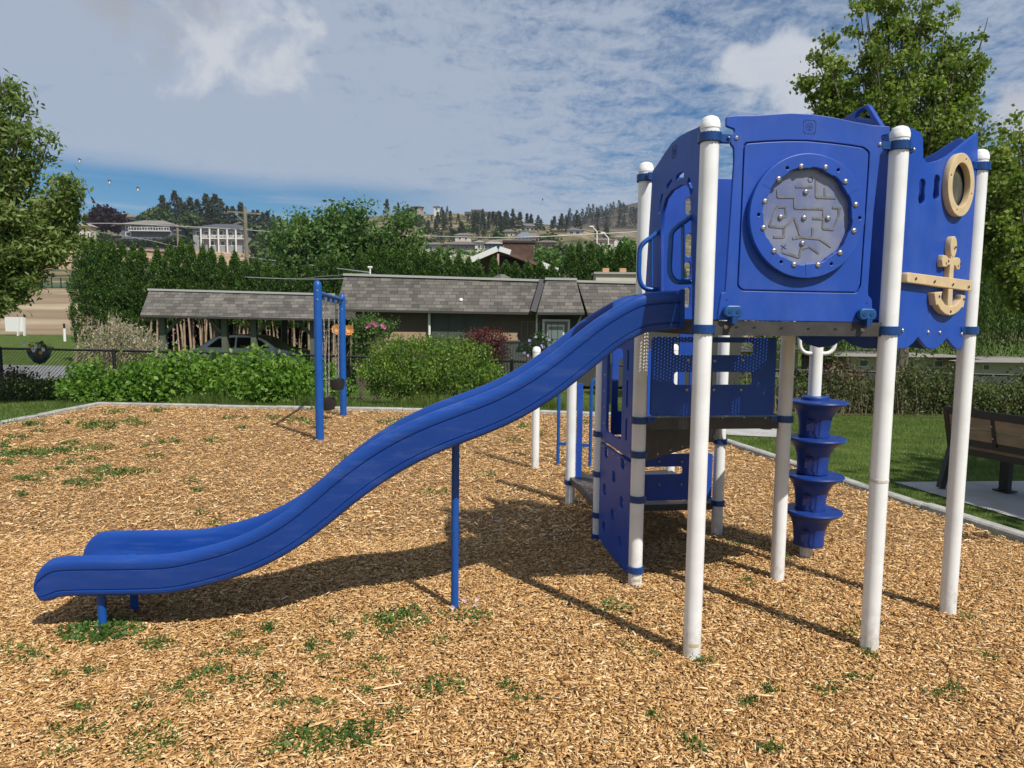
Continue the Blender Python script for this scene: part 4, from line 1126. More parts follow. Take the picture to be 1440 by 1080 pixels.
# ------------------------------------------------------------------ mansard buildings
def quadpts(pts, Yb, Yt): # pts: (x,y) tl,tr,br,bl pixels
    return at(*pts[0], Yt), at(*pts[1], Yt), at(*pts[2], Yb), at(*pts[3], Yb)
def mansard(parent, pts, Yb, Yt, back, name='roof', cap=True):
    tl, tr, br, bl = quadpts(pts, Yb, Yt)
    blb = Vector((bl.x, back, bl.z)); brb = Vector((br.x, back, br.z)); tlb = Vector((tl.x, back, tl.z)); trb = Vector((tr.x, back, tr.z))
    mb = MB(); mb.add([tl, tr, br, bl, tlb, trb, brb, blb], [[3, 2, 1, 0], [0, 1, 5, 4], [0, 4, 7, 3], [1, 2, 6, 5], [2, 3, 7, 6], [4, 5, 6, 7]])
    rf = mb.build(name, SHING, parent, None)
    if cap:
        mb = MB(); mb.beam(tl + Vector((-.03, -.02, .02)), tr + Vector((.03, -.02, .02)), .10, .07); mb.build('roof_edge', mat('pale metal edge', (.40, .40, .38), .5), rf, 30)
        mb = MB(); mb.beam(bl + Vector((0, .02, -.035)), br + Vector((0, .02, -.035)), .05, .07); mb.build('eave_trim', mat('dark eave', (.05, .045, .04), .6), rf, 30)
    return tl, tr, br, bl
SAGE = mat('sage green painted timber', (.10, .115, .075), .7, var=.15, vscale=6)
WALLBR = mat('brown stucco wall', (.115, .085, .062), .9, c2=(.095, .07, .052), vscale=2, bump=.3, bscale=40)
WALLGR = mat('grey green board wall', (.075, .09, .072), .8, c2=(.06, .072, .058), vscale=14, stretch=(6, 1, .1))
WALLDK = mat('dark olive wall', (.055, .058, .045), .85, var=.15, vscale=3)
TANB = mat('tan wall band', (.40, .28, .17), .85, var=.12, vscale=5)
WTRIM = mat('white painted trim', (.72, .71, .67), .6)
CPt = empty('carport', (-9.6, 25.5, -.5), 'open carport with a grey shingle skirt roof and sage green posts', 'carport')
tl, tr, br, bl = mansard(CPt, [(210, 408), (470, 415), (470, 448.5), (197, 443)], 24.0, 24.8, 29.5)
for px_ in (229, 316, 357, 440):
    p = at(px_, 445, 24.5); mb = MB(); mb.beam((p.x, p.y, -.55), (p.x, p.y, bl.z + .05), .19, .19, (1, 0, 0)); po = mb.build('post', SAGE, CPt, 30)
    for s in ((1,) if px_ == 229 else (-1, 1) if px_ == 440 else ((-1,) if px_ == 316 else (1,))):
        mb = MB(); mb.beam((p.x + s * .08, p.y, bl.z - .62), (p.x + s * .62, p.y, bl.z - .05), .10, .10, (0, 1, 0)); mb.build('brace', SAGE, po, 30)
for X in (-12.3, -9.5, -6.9):
    mb = MB(); mb.beam((X, 29.2, -.55), (X, 29.2, bl.z), .19, .19, (1, 0, 0)); mb.build('post', SAGE, CPt, 30)
poly_sheet('carport_floor', [(-13.2, 23.9), (-6.0, 23.9), (-6.0, 29.6), (-13.2, 29.6)], -.48, mat('carport slab', (.17, .16, .15), .9, var=.3, vscale=1))

HS = empty('bungalow', (0, 24, -.5), 'long low bungalow with grey shingle skirt roof and brown and green walls', 'house')
tl, tr, br, bl = mansard(HS, [(484.5, 387), (766, 395.5), (752, 439.5), (472, 434.5)], 21.6, 22.3, 31)
wy = 22.0
def wallpx(x0, x1, y0, y1, Y, m, name, dY=.0):
    a = at(x0, y0, Y); b = at(x1, y1, Y); mb = MB()
    mb.box(((a.x + b.x) / 2, Y + .06 + dY, (a.z + b.z) / 2), (abs(b.x - a.x), .12, abs(a.z - b.z))); return mb.build(name, m, HS, 30)
wallpx(500, 757, 430, 545, wy, WALLBR, 'wall')
for i, (x0, x1) in enumerate(((607, 680),)): wallpx(x0, x1, 434, 540, wy - .03, WALLGR, 'board_panel')
wallpx(540, 603, 466.5, 480, wy - .03, TANB, 'wall_band'); wallpx(684, 728, 467, 479, wy - .03, TANB, 'wall_band')
wallpx(706, 735, 479.5, 545, wy - .035, WALLGR, 'lower_panel')
for x in (511, 603.5, 755.5):
    p = at(x, 440, wy - .15); mb = MB(); mb.tube([(p.x, wy - .12, p.z + .1), (p.x, wy - .12, p.z - (.75 if x < 700 else 1.4))], .042, 8); mb.build('downpipe', WTRIM, HS, 50)
for x in (631, 655): 
    p = at(x, 440, wy); mb = MB(); mb.beam((p.x, wy - .045, p.z), (p.x, wy - .045, -.4), .012, .02, (1, 0, 0)); mb.build('board_joint', WALLDK, HS, 30)
mansard(HS, [(768, 393), (810, 393.7), (822, 439.5), (755.5, 439.5)], 21.2, 22.1, 30.5)
mansard(HS, [(812, 396.5), (1040, 402), (1040, 446), (826, 440)], 21.5, 22.25, 30.8)
wallpx(757.5, 1040, 436, 545, 21.75, WALLDK, 'entry_wall')
# door
DR = wallpx(763, 800, 449, 540, 21.62, WTRIM, 'door_frame')
wallpx(766, 797, 452, 540, 21.58, mat('taupe door', (.20, .165, .13), .7), 'door')
wallpx(769.5, 793, 456.5, 500, 21.54, WTRIM, 'window_frame')
wallpx(771.5, 791, 459, 498, 21.50, mat('grey glazing', (.16, .20, .19), .15, spec=.7), 'window')
mb = MB()
p = at(757, 445, 21.3)
# dark valley flashing between the two roofs
a = at(766.5, 394, 22.2); b = at(753.5, 439.5, 21.45); mb.beam(a, b, .34, .06, (0, -1, .6)); mb.build('valley_flashing', mat('dark flashing', (.03, .03, .032), .5), HS, 30)
# small roof cap poking over the ridge
mb = MB(); c = at(705, 389, 26); mb.lathe([(.85, -.35), (.80, -.28), (.12, .10), (0, .11)], (c.x, c.y, c.z - .02), 4, None); mb.build('roof_hatch', SHING, HS, None)
c = at(648.5, 422, 21.85); mb = MB(); mb.lathe([(.06, 0), (.05, .05), (0, .06)], c, 10, (0, -1, .4)); mb.build('roof_vent', WTRIM, HS, 50)
# chimney parapet with pots
PP = empty('parapet_chimney', tuple(at(868, 395, 25)), 'cream rendered parapet with three terracotta pots above the bungalow roof', 'chimney')
a = at(838, 398, 25); b = at(930, 386, 25); CREAM = mat('cream render', (.55, .52, .40), .8, var=.1, vscale=4)
mb = MB(); mb.box(((a.x + b.x) / 2, 25.4, (a.z + b.z) / 2 - .3), (b.x - a.x, .8, b.z - a.z + .6)); mb.build('wall', CREAM, PP, 30)
mb = MB(); mb.box(((a.x + b.x) / 2, 25.4, b.z + .03), (b.x - a.x + .16, .96, .07)); mb.build('coping', mat('coping grey', (.34, .33, .28), .8), PP, 30)
for x in (851.5, 875.5, 900):
    c = at(x, 384, 25.3); mb = MB(); mb.box((c.x, c.y, b.z + .14), (.22, .22, .16)); mb.build('chimney_pot', mat('terracotta', (.55, .30, .18), .8), PP, 30)
# brown gabled house behind the hedge
GH = empty('gabled_house', tuple(at(712, 400, 42)), 'brown gabled house with white fascia boards and a broad brick chimney', 'house')
Yg = 42
apex = at(701, 353.5, Yg); le = at(662, 370, Yg); re = at(783, 384, Yg)
dk = 12
def slab(a, b, depth, th, m, name, y0=0):
    mb = MB(); u = (b - a).normalized(); nrm = Vector((-u.z, 0, u.x)) * th
    if nrm.z < 0: nrm = -nrm
    f = [a, b, b + nrm, a + nrm]; k = [q + Vector((0, depth, 0)) for q in f]
    f = [q + Vector((0, y0, 0)) for q in f]
    mb.add(f + k, [[0, 1, 2, 3], [7, 6, 5, 4], [0, 4, 5, 1], [1, 5, 6, 2], [2, 6, 7, 3], [3, 7, 4, 0]]); return mb.build(name, m, GH, None)
ROOFB = mat('reddish brown roof', (.16, .095, .07), .8, var=.3, vscale=2)
slab(le, apex, dk, .18, ROOFB, 'roof'); slab(apex, re, dk, .18, ROOFB, 'roof')
slab(le, apex, .1, .32, WTRIM, 'fascia', -.12).location.z -= .30 * 0
slab(apex, at(717, 358.5, Yg), .1, .30, WTRIM, 'fascia', -.12); slab(at(757, 373.5, Yg), re, .1, .30, WTRIM, 'fascia', -.12)
mb = MB(); A_ = le + Vector((.8, .9, 0)); B_ = re + Vector((-.8, .9, 0)); P_ = apex + Vector((0, .9, -.1))
mb.add([(A_.x, A_.y, -.4), (B_.x, B_.y, -.4), tuple(B_ - Vector((0, 0, .2))), tuple(P_), tuple(A_ - Vector((0, 0, .2)))], [[0, 1, 2, 3, 4]])
mb.build('gable_wall', mat('dark brown siding', (.07, .04, .03), .8, var=.2, vscale=2), GH, None)
mb = MB(); mb.box(((A_.x + B_.x) / 2, Yg + 6.6, 1.6), (B_.x - A_.x - .1, 11, 4.2)); mb.build('wall', mat('brown siding', (.10, .055, .04), .8), GH, 30)
c = at(700.5, 363, Yg - .1); mb = MB(); mb.box((c.x, c.y, c.z - .1), (.12, .1, .7)); mb.build('king_post', mat('pink timber', (.5, .33, .27), .8), GH, 30)
a = at(708, 385, 44); b = at(751, 341, 44); mb = MB(); mb.box(((a.x + b.x) / 2, 44.7, (a.z + b.z) / 2), (b.x - a.x, 1.4, b.z - a.z)); ch = mb.build('chimney', BRICK, GH, None)
mb = MB(); mb.box(((a.x + b.x) / 2, 44.7, b.z + .05), (b.x - a.x + .15, 1.55, .14)); mb.build('chimney_cap', mat('dark cap', (.05, .04, .035), .8), ch, 30)

# ------------------------------------------------------------------ car in the carport
CARP = mat('silver car paint', (.34, .36, .36), .3, metal=.3, coat=.5)
CAR = empty('parked_car', (-9.9, 26.6, -.48), 'silver sedan parked under the carport', 'car')
prof = [(-2.2, .35), (-2.25, .62), (-2.15, .86), (-1.75, .95), (-1.15, 1.36), (-.6, 1.45), (.25, 1.44), (.75, 1.30), (1.25, 1.0), (1.9, .86), (2.2, .66), (2.25, .38), (1.9, .24), (-1.9, .24)]
pr2 = [tuple(v) for v in catmull([(a, b, 0) for a, b in prof], 4, True)]
V_ = []; F = []; n = len(pr2); ys = (-.88, -.84, -.6, .6, .84, .88)
for j, y in enumerate(ys):
    for (a, b, _) in pr2:
        k = max(0, (b - .95) / .5); sc_ = {0: .97, 1: 1, 2: 1.0, 3: 1, 4: 1, 5: .97}[j]
        V_.append((-9.9 + a * (sc_ if abs(y) > .8 else 1), 26.6 + y * (1 - .22 * k), -.48 + b * (1.0 if abs(y) < .85 else .985)))
for j in range(5):
    for i in range(n): F.append([j * n + i, j * n + (i + 1) % n, (j + 1) * n + (i + 1) % n, (j + 1) * n + i])
F.append(list(range(n))[::-1]); F.append([5 * n + i for i in range(n)])
mb = MB(); mb.add(V_, F); mb.build('body', CARP, CAR, 40)
GL = mat('dark car glass', (.01, .012, .014), .1, spec=.8)
for (wn) in ([(-1.35, 1.0), (-.98, 1.31), (-.35, 1.37), (-.35, .98)], [(-.28, .98), (-.28, 1.37), (.28, 1.36), (.62, 1.25), (.95, .99)]):
    mb = MB(); mb.add([(-9.9 + a, 26.6 - .885 * (1 - .22 * max(0, (b - .95) / .5)) - .012, -.48 + b) for a, b in wn], [[0, 1, 2, 3] if len(wn) == 4 else [0, 1, 2, 3, 4]]); mb.build('side_window', GL, CAR, None)
for x in (-1.4, 1.4):
    for s in (-1, 1):
        mb = MB(); mb.lathe([(.0, -.1), (.32, -.1), (.34, -.06), (.34, .06), (.32, .1), (0, .1)], (-9.9 + x, 26.6 + s * .80, -.48 + .33), 20, (0, 1, 0)); wh = mb.build('wheel', RUB, CAR, 40)
        mb = MB(); mb.lathe([(.0, 0), (.2, 0), (.2, .02), (0, .03)], (-9.9 + x, 26.6 + s * .90, -.48 + .33), 14, (0, s, 0)); mb.build('rim', STEEL, wh, 40)
# ------------------------------------------------------------------ cedars
def cedar_proto(seed, h, r0_, zb, label):
    rng = np.random.RandomState(seed); root = empty('cedar', (0, 0, 0), label, 'cedar', 'cedars in the tall hedge row')
    n = 700; t = rng.rand(n) ** .9; z = zb + (h - zb) * t
    rad = r0_ * (np.clip((t + .12) * 5, 0, 1) ** .5) * np.clip((1.0 - t) / .36, 0.02, 1) ** .9 * (1 + .12 * np.sin(t * 23 + seed) + rng.normal(0, .07, n))
    a = rng.uniform(0, 2 * np.pi, n); rr = rad * (1 - .35 * rng.rand(n) ** 2)
    C = np.stack([rr * np.cos(a), rr * np.sin(a), z], -1)
    D = np.stack([np.cos(a) * .7, np.sin(a) * .7, np.full(n, 1.0)], -1)
    P = clumps(C, .035, 12, rng, 2.2); Dr = np.repeat(D, 12, 0)
    P = np.concatenate([P, np.array([[0, 0, h - .1 * k] for k in range(6)])]); Dr = np.concatenate([Dr, np.tile([0, 0, 1.0], (6, 1))])
    for k in range(5):
        mb = MB(); a_ = rng.uniform(0, 6.28); b_ = np.array([.50 * math.cos(a_), .50 * math.sin(a_), 0]) * (k > 0)
        w_ = rng.uniform(.035, .065)
        mb.tube([b_ + [0, 0, -.2], b_ * .8 + [rng.uniform(-.06, .06), 0, zb * .7], b_ * .4 + [rng.uniform(-.1, .1), 0, zb + 1.2]], [w_, w_ * .8, w_ * .5], 6, False)
        mb.build('trunk', PALEBARK, root, 60)
    place('crown', leaf_mesh('cedar', P, .10, Dr, .45, .42, seed), CEDL, root)
    return root
LC = 'tall green cedar in the long clipped row behind the carport and bungalow'
protos = [cedar_proto(11, 5.5, .47, 2.05, LC), cedar_proto(12, 5.5, .42, 2.2, LC), cedar_proto(13, 5.5, .50, 1.95, LC), cedar_proto(14, 5.5, .58, .95, LC)]
ced = [(118, 343, 32.0), (129, 343, 32.5), (143, 346, 32.5), (157, 348, 32.4), (172, 351, 32.6), (187, 354, 32.4), (199, 356, 32.6), (221, 358, 32.4), (239, 351, 32.2), (255, 345, 32.3), (268, 351, 32.6), (285, 354, 32.4), (297, 357, 32.7), (312, 368, 32.4), (330, 362, 32.5), (346, 374, 32.4), (361, 372, 32.6), (377, 376, 32.4), (394, 380, 32.5), (412, 383, 32.4), (432, 380, 32.5),
       (452, 367, 32.6), (467, 362, 32.4), (485, 365, 32.5), (505, 360, 32.4), (522, 352, 32.5), (540, 352, 32.4), (556, 356, 32.4), (567, 350, 32.5), (585, 356, 32.4), (597, 361, 32.5), (606, 369, 32.4), (615, 363, 32.5), (631, 370, 32.4), (645, 365, 32.5), (659, 371, 32.4), (672, 374, 32.4), (695, 370, 32.5), (711, 376, 32.4), (724, 378, 32.4), (742, 376, 32.5), (760, 376, 32.5), (776, 380, 32.4),
       (804, 352, 32.0), (815, 350, 32.2), (831, 350, 32.0), (845, 356, 32.2), (860, 360, 32.1), (872, 349, 32.2), (884, 354, 32.0), (897, 356, 32.2), (912, 352, 32.2), (930, 355, 32.2), (950, 352, 32.2), (1012, 352, 32.2), (1030, 350, 32.3), (1050, 352, 32.2)]
rnd = random.Random(4)
for i, (x, y, Y) in enumerate(ced):
    o = protos[(3, 0, 1, 2)[i]] if i < 4 else copy_tree(protos[3 if x < 205 else rnd.randrange(3)])
    p = at(x, y - 6, Y); g = -.5
    o.location = (p.x, Y, g); s = (p.z - g) / 5.5
    if 445 < x < 700: o['label'] = 'green cedar in the clipped row behind the bungalow roof, left of the brown gable'
    elif 700 <= x < 800: o['label'] = 'small rounded cedar in front of the brown gabled house'
    elif x >= 800: o['label'] = 'green cedar in the row between the brown gabled house and the play structure'
    elif x < 205: o['label'] = 'large cedar at the left end of the row, foliage reaching low behind the pink bush'
    else: o['label'] = 'tall green cedar in the long clipped row rising behind the carport roof'
    k = 1.15 if x <= 205 else 1.0
    if 700 < x < 800: k = 1.2
    o.scale = (k, k, s); o.rotation_euler = (0, 0, rnd.uniform(0, 6.28))
def under_hedge():
    rng = np.random.RandomState(61); root = empty('dark_hedge', (-11, 34, -.5), 'hedge with leaves coloured dark as shade, seen between the cedar trunks under the carport roof', 'hedge')
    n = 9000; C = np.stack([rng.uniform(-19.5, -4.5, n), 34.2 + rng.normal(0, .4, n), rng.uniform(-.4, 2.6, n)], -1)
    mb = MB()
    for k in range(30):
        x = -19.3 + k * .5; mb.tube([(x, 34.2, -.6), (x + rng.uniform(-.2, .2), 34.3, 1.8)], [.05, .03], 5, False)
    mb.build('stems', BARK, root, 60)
    place('foliage', leaf_mesh('hedge', C, .30, None, 1, .6, 61), leafmat('shade toned hedge leaves', (.006, .012, .004), (.014, .026, .008), (.03, .05, .015), .1, .6), root)  # near-black leaves: the shade behind the trunks is put into their colour
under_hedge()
# ------------------------------------------------------------------ larger trees
def lump(px_, py_, Y, rpx, rz=None, dY=1.0, frac=1.0):
    c = at(px_, py_, Y); r = rpx / FPX * Y
    return ((c.x, c.y, c.z), (r, r * dY, (rz or rpx) / FPX * Y), frac)
make_tree('broadleaf_tree', (-10.2, 41, -.5), 2.6, [lump(432, 338, 41, 50, 46, 1, .28), lump(488, 324, 41, 54, 52, 1, .34), lump(550, 336, 41, 50, 44, 1, .28), lump(495, 360, 41, 90, 34, 1, .20)], 80, 9, 20, .42, .24, leafmat('mid green leaves', (.03, .07, .015), (.075, .15, .03), (.17, .27, .07), .3, .5), BARK,
          'broad green leafy tree rising behind the cedar row above the swing', 'tree', 21, .3, shell=.5)
make_tree('maple_tree', (8.7, 15.6, -.25), 2.6, [lump(1258, 170, 15.5, 104, 130, .9, .38), lump(1160, 190, 15.5, 48, 66, .8, .13), lump(1172, 105, 15.5, 42, 66, .8, .11), lump(1348, 85, 15.5, 50, 70, .8, .14), lump(1352, 190, 15.3, 48, 62, .8, .13), lump(1232, 50, 15.5, 36, 66, .8, .10), lump(1290, 20, 15.5, 44, 50, .8, .10), lump(1310, 270, 15.3, 50, 50, .8, .06)], 128, 10, 18, .10, .085, MAPLE, BARK,
          'upright maple tree towering behind the anchor panel', 'tree', 33, .13, upright=.7, shell=.45, asp=.8)
make_tree('young_maple', (12.6, 16.6, -.3), 1.8, [lump(1400, 250, 16, 45, 62, .9, .3), lump(1430, 190, 16.5, 26, 34, .9, .1), lump(1410, 340, 16, 50, 60, .9, .3), lump(1480, 260, 16, 60, 80, .9, .3)], 60, 8, 17, .13, .10, MAPLE, BARK,
          'leafy tree at the right edge beside the right hand post', 'tree', 35, .12, upright=.5, shell=.45, asp=.8)
lt = make_tree('ash_tree', (-10.6, 13.6, -.1), 2.2, [lump(-12, 138, 13, 58, 62, .8, .2), lump(8, 205, 13, 62, 58, .8, .2), lump(42, 285, 13, 68, 50, .8, .22), lump(-10, 340, 13, 90, 70, .8, .22), lump(0, 405, 12.8, 44, 40, .8, .1), lump(88, 262, 13, 22, 18, .7, .05), lump(85, 335, 13, 30, 26, .7, .06)], 84, 9, 18, .12, .115, TREEL, BARK,
          'olive green leafy tree hanging into the left edge', 'tree', 44, .16, droop=.15, shell=.5, asp=.38)
make_tree('shade_tree', (9.4, 2.8, 0), 2.4, [((9.4, 2.7, 5.6), (2.7, 2.7, 1.9), .6), ((11.4, 3.8, 5.8), (2.6, 2.4, 1.8), .4)], 80, 9, 16, .30, .30, MAPLE, BARK, 'tree outside the right edge that shades the bench lawn', 'tree', 55, .16)
# weeping willow
def willow():
    rng = np.random.RandomState(8); root = empty('weeping_willow', (13.2, 29, -.5), 'dark weeping willow with hanging branches behind the right lawn', 'tree')
    mb = MB(); mb.tube([(13.2, 29, -.6), (13.0, 29, 1.5), (13.4, 29, 4.0)], [.4, .32, .22], 10, False)
    P = []; D = []
    dome = [(1130, 445, 26.5, 70, 40), (1200, 400, 28, 110, 70), (1290, 390, 28.5, 120, 90), (1390, 370, 28, 110, 80), (1470, 380, 28, 90, 80)]
    for (x, y, Y, rx, rz) in dome:
        c = at(x, y, Y); r = rx / FPX * Y; h = rz / FPX * Y
        mb.tube([(13.3, 29, 3.6), ((13.3 + c.x) / 2, (29 + c.y) / 2, c.z + .2), (c.x, c.y, c.z + h * .4)], [.16, .1, .04], 6, False)
        for k in range(int(640 * rx / 110)):
            a = rng.uniform(0, 6.28); q = rng.rand() ** .5
            x0 = c.x + r * q * math.cos(a); y0 = c.y + r * .7 * q * math.sin(a); z0 = c.z + h * math.sqrt(max(0, 1 - q * q)) * rng.uniform(.6, 1.1)
            L = rng.uniform(1.8, 4.6) + (1 - q) * 1.0; bot = .25 + .45 * math.sin(x0 * 3.1) + rng.uniform(-.3, .9)
            L = (z0 - bot) * rng.uniform(.62, 1.0)
            if L < .3: continue
            n = int(L / .075); t = np.arange(n) / n; sx_ = rng.normal(0, .10)
            P.append(np.stack([x0 + sx_ * t * 2 + rng.normal(0, .055, n), y0 + rng.normal(0, .05, n), z0 - L * t], -1)); D.append(np.tile([.1, 0, -1.0], (n, 1)))
    P = np.concatenate(P); D = np.concatenate(D)
    mb.build('trunk', BARK, root, 60); place('crown', leaf_mesh('willow', P, .16, D, .45, .26, 3), WILLOWL, root)
willow()

# ------------------------------------------------------------------ shrubs by the playground
def sh(name, px_, py_base, Y, rx, rz, n, size, lm, label, cat='shrub', dY=.8, seed=0, **k):
    c = at(px_, py_base, Y); g = zgf(c.x, Y)
    return shrub(name, [((c.x, Y, g + rz * .82), (rx, rx * dY, rz * 1.08))], n, size, lm, label, cat, seed, base=(c.x, Y, g), **k)
c = at(605, 560, 14.3)
shrub('spirea_bush', [((c.x, 14.4, .62), (1.36, .95, .62)), ((c.x - .55, 14.3, .58), (.85, .8, .55)), ((c.x + .6, 14.3, .55), (.8, .8, .52))], 17000, .060, SPIREL, 'big rounded green bush in front of the bungalow wall', 'bush', 3, shell=.82, D=[0, 0, 1.0], spread=.8, stems=12, base=(c.x, 14.4, -.1))
row = [(130, 13.9, .50, .40, 2200), (205, 14.1, .52, .45, 2600), (258, 13.9, .58, .50, 3000), (312, 14.0, .55, .47, 2800), (362, 13.9, .58, .53, 3000), (412, 13.9, .52, .48, 2600), (450, 14.1, .45, .42, 1800)]
labs = ['leftmost bright green shrub of the row, standing apart by the fence post', 'low bright green shrub below the pink flowering bush', 'bright green shrub under the left carport post', 'bright green shrub below the parked silver car', 'tallest bright green shrub in the row left of the swing', 'yellow green shrub immediately left of the front swing post', 'green shrub behind the front swing post']
for i, ((x, Y, rx, rz, n), lb_) in enumerate(zip(row, labs)):
    sh('leafy_shrub', x, 562, Y, rx, rz, n, .095, HEDGEL, lb_, 'shrub', seed=60 + i, group='bright green shrubs along the back kerb', shell=.75, asp=.6)
c = at(165, 490, 17.4)
shrub('dappled_willow', [((c.x, 17.4, .75), (.82, .7, .85)), ((c.x + .5, 17.3, .6), (.5, .5, .6)), ((c.x - .35, 17.4, .55), (.5, .5, .6))], 9000, .075, PINKL, 'pale pink and cream leaved bush left of the carport', 'bush', 5, D=[0, 0, 1.0], spread=.7, base=(c.x, 17.4, -.4), asp=.35, shell=.6, lump=.11)
c = at(683, 480, 16.6)
shrub('red_japanese_maple', [((c.x, 16.6, .95), (.52, .45, .50))], 4200, .07, REDL, 'burgundy leaved Japanese maple behind the big green bush', 'small tree', 6, base=(c.x, 16.6, -.35), asp=.35, D=[0, 0, -.6])
c = at(524, 462, 17.0)
rb = shrub('rose_bush', [((c.x, 17.0, 1.42), (.48, .4, .30)), ((c.x - .25, 17, .9), (.25, .25, .6))], 3000, .07, leafmat('rose leaves', (.03, .07, .015), (.08, .15, .03), (.17, .24, .07), .3, 2), 'climbing rose with pink blooms under the bungalow eave', 'rose bush', 7, base=(c.x, 17.0, -.4))
PINKF = mat('pink petals', (.62, .14, .32), .6, var=.3, vscale=30)
def blossom(parent, c, r, m, seed=0, name='bloom', n=7):
    rng = np.random.RandomState(seed); mb = MB()
    for k in range(n):
        a = 2 * math.pi * k / n; d = Vector((math.cos(a), -.35, math.sin(a)))
        s = d.cross(Vector((0, 1, 0))).normalized() * r * .35
        mb.add([c, c + d * r * .6 + s, c + d * r, c + d * r * .6 - s], [[0, 1, 2, 3]])
    mb.add([c + Vector((-.2 * r, -.1 * r, 0)), c + Vector((0, -.1 * r, -.2 * r)), c + Vector((.2 * r, -.1 * r, 0)), c + Vector((0, -.1 * r, .2 * r))], [[0, 1, 2, 3]])
    return mb.build(name, m, parent, None)
for i, (x, y) in enumerate(((521, 457), (525, 454), (529, 458), (538, 457), (541, 460), (516, 459))): blossom(rb, at(x, y, 16.6), .055, PINKF, i)
ORF = mat('orange petals', (.75, .22, .06), .6, c2=(.7, .40, .10), vscale=25)
for i, (x, y, lb_) in enumerate(((474, 463, 'left orange flower spinner behind the swing chains'), (491, 464, 'right orange flower spinner peeking out beside the rear swing post'))):
    c = at(x, y, 16.2); s = empty('flower_spinner', (c.x, c.y, -.3), lb_, 'garden ornament', 'orange flower spinners')
    mb = MB(); mb.tube([(c.x, c.y + .02, -.35), (c.x, c.y + .02, c.z)], .012, 6); mb.build('stake', BLACKM, s, 50)
    blossom(s, c, .13, ORF, i, 'petals', 12); blossom(s, c + Vector((0, -.02, 0)), .085, ORF, i + 5, 'inner_petals', 9)
# clematis on a black trellis beside the door
c = at(757, 480, 18.5); T = empty('trellis', (c.x, 18.5, -.4), 'black iron trellis with pale purple clematis beside the door', 'trellis')
mb = MB()
for k in range(7):
    x = c.x - .45 + k * .16; mb.beam((x, 18.5, -.4), (x, 18.5, 1.62 - .0 * k), .014, .014)
for z in (.2, .7, 1.15, 1.6): mb.beam((c.x - .5, 18.5, z), (c.x + .56, 18.5, z), .014, .014)
mb.build('grid', BLACKM, T, 30)
rng = np.random.RandomState(9); P = clumps(ell_points((c.x - .02, 18.4, 1.0), (.42, .12, .38), 60, rng, .3), .06, 14, rng)
place('vine', leaf_mesh('clematis', P, .07, None, 1, .55, 9), DARKL, T)
PURF = mat('pale purple petals', (.28, .26, .52), .6, c2=(.4, .38, .55), vscale=20)
for i in range(11):
    q = Vector((c.x + rng.uniform(-.40, .32), 18.24, 1.0 + rng.uniform(-.3, .33))); blossom(T, q, .045, PURF, i, 'bloom', 6)
# black gate section right of the bush
c = at(735, 500, 15.0); G = empty('garden_gate', (c.x, 14.95, -.2), 'black mesh garden gate right of the big green bush', 'gate')
mb = MB()
x0, x1 = at(706, 480, 14.95).x, at(768, 480, 14.95).x; zt = at(720, 482, 14.95).z
for x in (x0, x1): mb.beam((x, 14.95, -.3), (x, 14.95, zt), .05, .05)
mb.beam((x0, 14.95, zt), (x1, 14.95, zt), .04, .04); mb.beam((x0, 14.95, -.05), (x1, 14.95, -.05), .04, .04); mb.build('frame', BLACKM, G, 30)
mb = MB()
for k in range(1, 16): x = x0 + (x1 - x0) * k / 16; mb.beam((x, 14.95, -.1), (x, 14.95, zt), .012, .012)
mb.build('bars', BLACKM, G, 30)
# planter hung on the fence
c = at(67, 492, 15.6); Pn = empty('hanging_planter', tuple(c), 'half round planter with white flowers hooked on the left of the fence', 'planter')
mb = MB(); mb.lathe([(.02, -.30), (.12, -.26), (.22, -.12), (.26, 0), (.24, 0), (.20, -.10), (0, -.12)], (c.x, c.y - .28, c.z), 20, None, sy=.75); mb.build('basket', mat('grey coir basket', (.13, .14, .15), .9, c2=(.04, .045, .05), vscale=8), Pn, 40)
rng = np.random.RandomState(4); P = clumps(ell_points((c.x, c.y - .26, c.z + .06), (.24, .18, .12), 24, rng, .3), .05, 8, rng)
place('plants', leaf_mesh('plants', P, .06, None, 1, .6, 4), WILDL, Pn)
WF = mat('white petals', (.75, .74, .72), .6)
for i in range(9): blossom(Pn, Vector((c.x + rng.uniform(-.22, .24), c.y - .48, c.z + rng.uniform(-.04, .16))), .05, WF if i % 4 else ORF, i, 'bloom', 6)
# weeds and low plants along the left fence
for i, (x, Y, rx, rz, m, lb_) in enumerate(((20, 14.8, .55, .30, WILDL, 'straggly weeds at the left edge below the fence'), (75, 15.0, .45, .24, WILDL, 'low weeds under the hanging planter'), (14, 15.2, .16, .40, REDL, 'dark red seed heads by the left fence post'))):
    sh('weedy_plants', x, 545, Y, rx, rz, 1400 if rx > .3 else 300, .07, m, lb_, 'weeds', seed=80 + i, D=[0, 0, 1.0], spread=.9)
